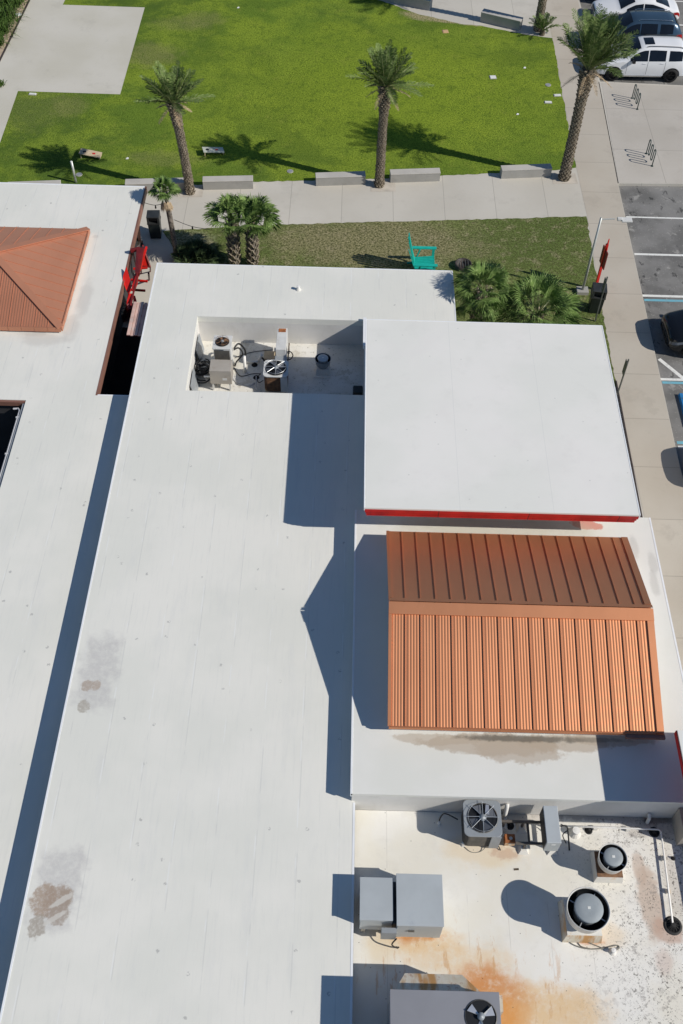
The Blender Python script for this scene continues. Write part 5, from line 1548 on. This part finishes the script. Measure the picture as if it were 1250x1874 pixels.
# tall narrow unit with rust patch
zt = ZP + 1.15
a = G(508, 600, zt); b = G(523, 640, zt)
t = thing('narrow_duct_unit', 'narrow white metal unit with a rusty end, at the back of the equipment well', 'air handler', (a[0], b[1], ZP))
o_ = tuple(t.location)
MB().box(a[0], b[0], b[1], a[1], ZP + .45, zt).build('casing', M['unit_white'], t, o_, False, .01)
MB().box(a[0] + .05, b[0] - .05, a[1] - .22, a[1] - .04, zt + .001, zt + .012).build('rust_patch', M['rust'], t, o_)
MB().box(a[0] - .03, b[0] + .03, b[1] - .30, b[1] - .002, ZP + .5, ZP + .85).build('lower_hood', M['unit_grey'], t, o_, False, .01)
for sx in (a[0] - .06, b[0] + .02): MB().box(sx, sx + .045, b[1] - .1, a[1], ZP + .38, ZP + .44).build('rail', M['steel'], t, o_)
for (sx, sy) in ((a[0] - .04, b[1]), (b[0] + .04, b[1]), (a[0] - .04, a[1] - .1), (b[0] + .04, a[1] - .1)): MB().box(sx - .02, sx + .02, sy - .02, sy + .02, ZP, ZP + .378).build('leg', M['steel'], t, o_)
o = patchbox(497, 652, ZP, .55, .45, .05, 0, 'timber_sleeper', 'tan timber sleepers under the narrow white unit', 'timber', M['wood'])
at_cable('power_cable', 'coil of black cable to the right of the narrow white unit', [(518, 650, ZP + .6), (529, 643, ZP + .5), (536, 650, ZP + .4), (530, 658, ZP + .2), (520, 656, ZP + .2)], .02, M['cable'])
at_cable('refrigerant_hose', 'upper black insulated hose looping from the rusty fan condenser', [(428, 638, ZP + .8), (437, 629, ZP + .85), (448, 640, ZP + .5), (449, 654, ZP + .05)], .035, M['cable'], 'hose')
at_cable('refrigerant_hose', 'lower black insulated hose looping from the rusty fan condenser', [(428, 640, ZP + .7), (437, 637, ZP + .65), (444, 648, ZP + .4), (433, 662, ZP + .1), (430, 670, ZP + .05)], .03, M['cable'], 'hose')
at_cable('power_cable', 'thin dark cable crossing the well floor towards the round cornered condenser', [(428, 672, ZP + .02), (440, 688, ZP + .02), (462, 684, ZP + .02), (478, 684, ZP + .05)], .014, M['cable'])
at_cable('power_cable', 'black curl of cable left of the round cornered condenser', [(477, 684, ZP + .1), (470, 692, ZP + .02), (474, 700, ZP + .02), (482, 696, ZP + .1)], .014, M['cable'])
def pipe3(name, label, pts, r, m='pvc', cat='vent pipe'):
    P_ = [G3(*p) for p in pts]
    o = MB().tube(P_, r, 10).build(name, M[m], None, tuple(P_[0]), True); o.location = P_[0]; return tag(o, label, cat)
pipe3('vent_pipe', 'thick white upright pipe standing in the left half of the equipment well', [(449, 681, ZP + .02), (448, 670, ZP + .3), (447, 652, ZP + .75)], .055)
pipe3('vent_pipe', 'short white pipe with a black elbow in the middle of the well', [(474, 660, ZP + .05), (479, 648, ZP + .45)], .05)
pipe3('drain_pipe', 'white drain pipe lying across the well floor with a cross fitting', [(451, 662, ZP + .08), (470, 662, ZP + .08), (474, 656, ZP + .08)], .035, 'pvc', 'pipe')
pipe3('drain_pipe', 'thin pale pipe rising at the front edge of the well near the condenser', [(469, 713, ZP + .05), (469, 688, ZP + .35)], .02, 'pipe_grey', 'pipe')
at_cable('refrigerant_hose', 'black elbow hose at the foot of the short white pipe', [(476, 652, ZP + .3), (481, 656, ZP + .2), (484, 661, ZP + .05)], .035, M['cable'], 'hose')
drain(466, 668, ZP, .10, 'dark roof drain between the white pipes in the well')
drain(469, 691, ZP, .10, 'dark roof drain near the front wall of the well')
upblast(591, 656, ZP, .62, .285, 'dark blue shaded exhaust fan alone in the right half of the well', .46, 'curb_white', 'unit_blue', 'unit_grey', 'hole', 'curb_white')
patchbox(590, 684, ZP, .62, .45, .03, 0, 'roof_patch', 'square flashing sheet on the well floor in front of the shaded fan', 'roof patch', M['curb_white'])
x, y = G(655, 712, ZP + .5)
t = thing('black_vent_box', 'black louvred vent box in the shaded front right corner of the well', 'vent box', (x, y, ZP))
MB().box(-.16, .16, -.18, .18, 0, .5).build('casing', M['can'], t, None, False, .02)
lv = MB()
for k in range(6): lv.box(-.175, .175, -.195, .195, .06 + k * .07, .075 + k * .07)
lv.build('louvres', M['can_top'], t)
# vent panels on left wall of the well
for (yy, lab) in ((27.4, 'rear of two grey panels leaning on the left wall of the well'), (25.6, 'front of two grey panels leaning on the left wall of the well')):
    o = MB().box(0, .03, -.45, .45, 0, .75).build('leaning_panel', M['unit_grey'])
    o.location = (px0 + .16, yy, ZP); o.rotation_euler = (0, R(-9), 0); tag(o, lab, 'panel', 'panels in the well')
# vent cone on the long roof
stub(546, 530, ZM, .16, 'little white cone vent alone on the far part of the long roof', .06, 'pvc', True)

# ------------------------------------------------------------------ vehicles
def lerp_t(tab, x):
    if x <= tab[0][0]: return tab[0][1]
    for (a, b) in zip(tab, tab[1:]):
        if x <= b[0]:
            f = (x - a[0]) / (b[0] - a[0])
            return a[1] + (b[1] - a[1]) * f
    return tab[-1][1]

def car(name, label, cat, loc, rz, paint, rimm, kind='suv', group=None, roof_rails=True, sunroof=False):
    t = thing(name, label, cat, loc, rz, group)
    if kind == 'suv':
        L_, W_ = 5.05, .965
        T = [(0, .80), (.06, .93), (.25, 1.00), (.8, 1.07), (1.35, 1.13), (1.75, 1.38), (2.12, 1.63), (2.4, 1.72), (2.9, 1.755), (4.2, 1.735), (4.55, 1.68), (4.8, 1.42), (4.98, 1.12), (5.05, .85)]
        belt = [(0, .78), (1.3, 1.07), (4.9, 1.16)]
        cowl, ws1, rg0, rg1 = 1.38, 2.22, 4.58, 4.93
        wins = [(1.72, 2.62), (2.68, 3.55), (3.72, 4.42)]
        wx = (.98, 4.02); wr_ = .375
    else:
        L_, W_ = 4.75, .92
        T = [(0, .66), (.06, .76), (.3, .83), (.9, .92), (1.35, .98), (1.8, 1.22), (2.15, 1.37), (2.6, 1.435), (3.1, 1.42), (3.7, 1.27), (4.2, 1.08), (4.55, 1.03), (4.7, .92), (4.75, .75)]
        belt = [(0, .64), (1.3, .88), (4.6, .96)]
        cowl, ws1, rg0, rg1 = 1.38, 2.12, 3.3, 4.1
        wins = [(1.70, 2.60), (2.66, 3.80)]
        wx = (.92, 3.78); wr_ = .335
    Wt = [(0, .66 * W_), (.08, .82 * W_), (.25, .92 * W_), (.7, .985 * W_), (1.2, W_), (L_ - 1.0, W_), (L_ - .4, .955 * W_), (L_ - .1, .86 * W_), (L_, .74 * W_)]
    Zb = [(0, .42), (.3, .27), (L_ - .4, .29), (L_, .46)]
    def sec(x):
        W = lerp_t(Wt, x); tp = lerp_t(T, x); zb = lerp_t(Zb, x); bl = min(lerp_t(belt, x), tp - .05)
        g = max(0, tp - bl)
        wr = W * .985 - .05 - .34 * min(g, .75)
        return [(0, zb), (W * .84, zb), (W * .965, zb + .08), (W, zb + (bl - zb) * .5), (W * .985, bl), (wr, tp - .085 * min(1, g / .3) - .01), (wr - .10, tp - .018), (wr * .4, tp + .012), (0, tp + .02)]
    def side_y(x, z):
        s_ = sec(x)
        for (a, b) in ((s_[3], s_[4]), (s_[4], s_[5])):
            if a[1] <= z <= b[1] + 1e-6: return a[0] + (b[0] - a[0]) * (z - a[1]) / max(1e-6, b[1] - a[1])
        if z < s_[3][1]:
            return s_[3][0] - .01
        return s_[5][0]
    xs = sorted(set([0, .03, .08, .15, .25, .4, .6] + [round(.6 + .14 * k, 3) for k in range(int((L_ - 1.2) / .14))] + [L_ - .6, L_ - .4, L_ - .25, L_ - .15, L_ - .08, L_ - .03, L_]))
    vs = []; fs = []
    m = 9; ring = 2 * m - 2
    for x in xs:
        s_ = sec(x)
        full = [(y, z) for (y, z) in s_] + [(-y, z) for (y, z) in s_[-2:0:-1]]
        vs += [(x - L_ / 2, y, z) for (y, z) in full]
    for i in range(len(xs) - 1):
        for j in range(ring): fs.append((i * ring + j, i * ring + (j + 1) % ring, (i + 1) * ring + (j + 1) % ring, (i + 1) * ring + j))
    fs.append(tuple(range(ring))[::-1]); fs.append(tuple(range((len(xs) - 1) * ring, len(xs) * ring)))
    body = MB(); body.add(vs, fs)
    bo = body.build('body', M[paint], None, None, True)
    ct = MB()
    for wxx in wx:
        for sg in (-1, 1):
            n_ = 28; c0 = wxx - L_ / 2
            ring_ = [(c0 + (wr_ + .07) * math.cos(2 * math.pi * k / n_), wr_ + .0 + (wr_ + .07) * math.sin(2 * math.pi * k / n_)) for k in range(n_)]
            ya, yb = sg * (W_ - .30), sg * (W_ + .2)
            ct.add([(a, ya, b) for (a, b) in ring_] + [(a, yb, b) for (a, b) in ring_], [tuple(range(n_)), tuple(range(n_, 2 * n_))[::-1]] + [(k, (k + 1) % n_, (k + 1) % n_ + n_, k + n_) for k in range(n_)])
    cut = ct.build('cut', M['under'])
    md = bo.modifiers.new('arches', 'BOOLEAN'); md.operation = 'DIFFERENCE'; md.object = cut; md.solver = 'EXACT'
    dg = bpy.context.evaluated_depsgraph_get()
    me = bpy.data.meshes.new_from_object(bo.evaluated_get(dg))
    bo.modifiers.clear(); bo.data = me
    bpy.data.objects.remove(cut)
    for p in bo.data.polygons: p.use_smooth = True
    es = bo.modifiers.new('edges', 'EDGE_SPLIT'); es.split_angle = R(38)
    bo.parent = t
    lx = lambda x: x - L_ / 2
    # side windows
    for (xa, xb) in wins:
        for sg in (-1, 1):
            g = MB(); N = 10; vv = []; ff = []
            for i in range(N + 1):
                x = xa + (xb - xa) * i / N
                zl = lerp_t(belt, x) + .035; zu = lerp_t(T, x) - .13
                zu = max(zu, zl + .01)
                for k in range(3):
                    z = zl + (zu - zl) * k / 2
                    vv.append((lx(x), sg * (side_y(x, z) + .010), z))
            for i in range(N):
                for k in range(2): ff.append((i * 3 + k, i * 3 + k + 1, i * 3 + k + 4, i * 3 + k + 3))
            g.add(vv, ff); g.build('side_window', M['glass'], t)
    def top_patch(nm, xa, xb, inset, m_, off_=.012, half=None, N=8):
        g = MB(); vv = []; ff = []
        for i in range(N + 1):
            x = xa + (xb - xa) * i / N; s_ = sec(x)
            wy = half if half else s_[6][0] + .02 - inset
            for k in range(7):
                y = -wy + 2 * wy * k / 6; ay = abs(y)
                if ay > s_[7][0]: z = s_[7][1] + (s_[6][1] - s_[7][1]) * (ay - s_[7][0]) / max(1e-6, s_[6][0] - s_[7][0])
                else: z = s_[8][1] + (s_[7][1] - s_[8][1]) * ay / s_[7][0]
                vv.append((lx(x), y, z + off_))
        for i in range(N):
            for k in range(6): ff.append((i * 7 + k, i * 7 + k + 1, i * 7 + k + 8, i * 7 + k + 7))
        g.add(vv, ff); return g.build(nm, m_, t)
    top_patch('windscreen', cowl, ws1, .02, M['glass'])
    top_patch('rear_window', rg0, rg1, .06, M['glass'])
    if sunroof: top_patch('sunroof', 2.45, 2.95, 0, M['glass'], .012, .36)
    # wheels
    for wxx in wx:
        for sg in (-1, 1):
            c0 = lx(wxx); y0_ = sg * (W_ - .02)
            n_ = 24
            ty = MB(); prof = [(wr_ * .66, -.0), (wr_ * .97, .0), (wr_, -.03), (wr_, -.20), (wr_ * .95, -.23), (wr_ * .5, -.23)]
            vv = []; ff = []
            for (r_, dy) in prof: vv += [(c0 + r_ * math.cos(2 * math.pi * k / n_), y0_ + sg * dy, wr_ + r_ * math.sin(2 * math.pi * k / n_)) for k in range(n_)]
            for q in range(len(prof) - 1):
                for k in range(n_): ff.append((q * n_ + k, q * n_ + (k + 1) % n_, (q + 1) * n_ + (k + 1) % n_, (q + 1) * n_ + k))
            ty.add(vv, ff); wh = ty.build('wheel', M['tyre'], t, None, True)
            rm = MB()
            for k in range(5):
                for da in (-.10, .10):
                    a = 2 * math.pi * k / 5 + .3 + da
                    rm.bar((c0 + .05 * math.cos(a), y0_ - sg * .02, wr_ + .05 * math.sin(a)), (c0 + wr_ * .66 * math.cos(a), y0_ - sg * .015, wr_ + wr_ * .66 * math.sin(a)), .028, .02)
            ro = [(c0 + wr_ * .68 * math.cos(2 * math.pi * k / n_), y0_ - sg * .005, wr_ + wr_ * .68 * math.sin(2 * math.pi * k / n_)) for k in range(n_ + 1)]
            rm.tube(ro, .014, 5)
            rr = rm.build('rim', M[rimm], wh)
            dk = MB(); dk.add([(c0 + wr_ * .66 * math.cos(2 * math.pi * k / n_), y0_ - sg * .06, wr_ + wr_ * .66 * math.sin(2 * math.pi * k / n_)) for k in range(n_)], [tuple(range(n_))])
            dk.build('brake_disc', M['under'], wh)
    # front: grille, lamps, intake
    fr_ = MB(); fr_.box(lx(-.012), lx(.05), -.42 * W_, .42 * W_, .62, .74); fr_.build('grille', M['hole'], t)
    fr_ = MB(); fr_.box(lx(-.006), lx(.05), -.55 * W_, .55 * W_, .46, .54); fr_.build('lower_intake', M['under'], t)
    for sg in (-1, 1):
        g = MB(); vv = []; ff = []; N = 6
        for i in range(N + 1):
            x = .04 + .52 * i / N; tp = sec(x)[4][1]
            for z in (tp - .17 + .03 * i / N, tp - .02):
                vv.append((lx(x) - .012 * (1 - i / N), sg * (side_y(x, z) + .012), z))
        for i in range(N): ff.append((i * 2, i * 2 + 1, i * 2 + 3, i * 2 + 2))
        g.add(vv, ff); g.build('headlight', M['lamp_glass'], t)
        g = MB(); vv = []; ff = []
        for i in range(N + 1):
            x = L_ - .42 + .40 * i / N; zz = min(lerp_t(belt, x), lerp_t(T, x) - .06)
            for z in (zz - .16, zz - .01): vv.append((lx(x), sg * (side_y(x, z) + .012), z))
        for i in range(N): ff.append((i * 2, i * 2 + 1, i * 2 + 3, i * 2 + 2))
        g.add(vv, ff); g.build('tail_light', M['tail'], t)
        xm = wins[0][0] + .16; zm = lerp_t(belt, xm) + .07
        MB().cbox(Vector((lx(xm), sg * (W_ + .08), zm)), .16, .20, .15).cbox(Vector((lx(xm), sg * (W_ - .02), zm - .04)), .06, .08, .05).build('mirror', M['under' if paint != 'paint_white' else 'paint_black'], t, None, False, .02)
        hb = MB()
        for (xa, xb) in wins[:2]: hb.box(lx(xb - .24), lx(xb - .06), sg * (W_ + .001) - .006, sg * (W_ + .001) + .014, lerp_t(belt, xb) - .10, lerp_t(belt, xb) - .075)
        hb.build('door_handles', M['chrome'] if paint != 'paint_white' else M[paint], t)
        sm_ = MB()
        for xd in (wins[0][0] - .12, wins[0][1] + .03, wins[1][1] + .02):
            zt_ = lerp_t(belt, xd)
            sm_.add([(lx(xd), sg * (side_y(xd, zt_) + .004), zt_), (lx(xd) + .012, sg * (side_y(xd, zt_) + .004), zt_), (lx(xd) + .012, sg * (side_y(xd, .72) + .004), .72), (lx(xd), sg * (side_y(xd, .72) + .004), .72),
                     (lx(xd) + .012, sg * (W_ + .002), .42), (lx(xd), sg * (W_ + .002), .42)], [(0, 1, 2, 3), (3, 2, 4, 5)])
        sm_.build('door_seams', M['under'], t)
        MB().box(lx(wx[0] + .5), lx(wx[1] - .5), sg * (W_ - .01) - .012, sg * (W_ - .01) + .014, .30, .37).build('sill_trim', M['under'] if paint != 'paint_white' else M['chrome'], t)
        if roof_rails:
            pts = [Vector((lx(x), sg * (sec(x)[6][0] + .01), lerp_t(T, x) + (.035 if 2.6 < x < 4.3 else .0))) for x in (2.5, 2.65, 3.2, 3.8, 4.25, 4.4)]
            MB().tube(pts, .018, 6).build('roof_rail', M['chrome'] if paint == 'paint_blue' else M['can_top'], t, None, True)
    MB().box(lx(.5), lx(L_ - .5), -W_ + .32, W_ - .32, .2, .30).build('underbody', M['under'], t)
    return t

# parked row: the near side wheels on px (1124,148) and (1228,151)
f = G3(1124, 149, KERB); 
car('parked_suv', 'white seven seat SUV with black wheels parked nearest the bike racks', 'car', (f.x + 2.525 - 1.12, f.y + .95, KERB), 0, 'paint_white', 'rim_black', 'suv', 'cars parked nose to the promenade', True, True)
car('parked_suv', 'steel blue SUV parked between the white SUV and the white saloon', 'car', (f.x + 2.525 - 1.12, f.y + 3.75, KERB), R(.8), 'paint_blue', 'rim', 'suv', 'cars parked nose to the promenade')
car('parked_saloon', 'white low saloon car parked beyond the steel blue SUV', 'car', (f.x + 2.0, f.y + 6.65, KERB), 0, 'paint_white', 'rim', 'saloon', 'cars parked nose to the promenade', False)
car('parked_saloon', 'maroon car showing only a strip at the top edge of the photo', 'car', (f.x + 1.9, f.y + 9.35, KERB), 0, 'paint_maroon', 'rim', 'saloon', 'cars parked nose to the promenade', False)
g = G3(1205, 640, KERB)
car('parked_suv', 'black SUV parked nose in beside the sidewalk, cut by the right edge', 'car', (g.x + 2.525 + .15, G(1205, 596, KERB)[1] - .95, KERB), R(2), 'paint_black', 'rim', 'suv', 'black cars at the right edge')
g = G3(1248, 850, KERB)
car('parked_suv', 'black SUV of which only the nose and its shadow show at the right edge', 'car', (g.x + 2.525 + .15, g.y - .55, KERB), 0, 'paint_black', 'rim', 'suv', 'black cars at the right edge')
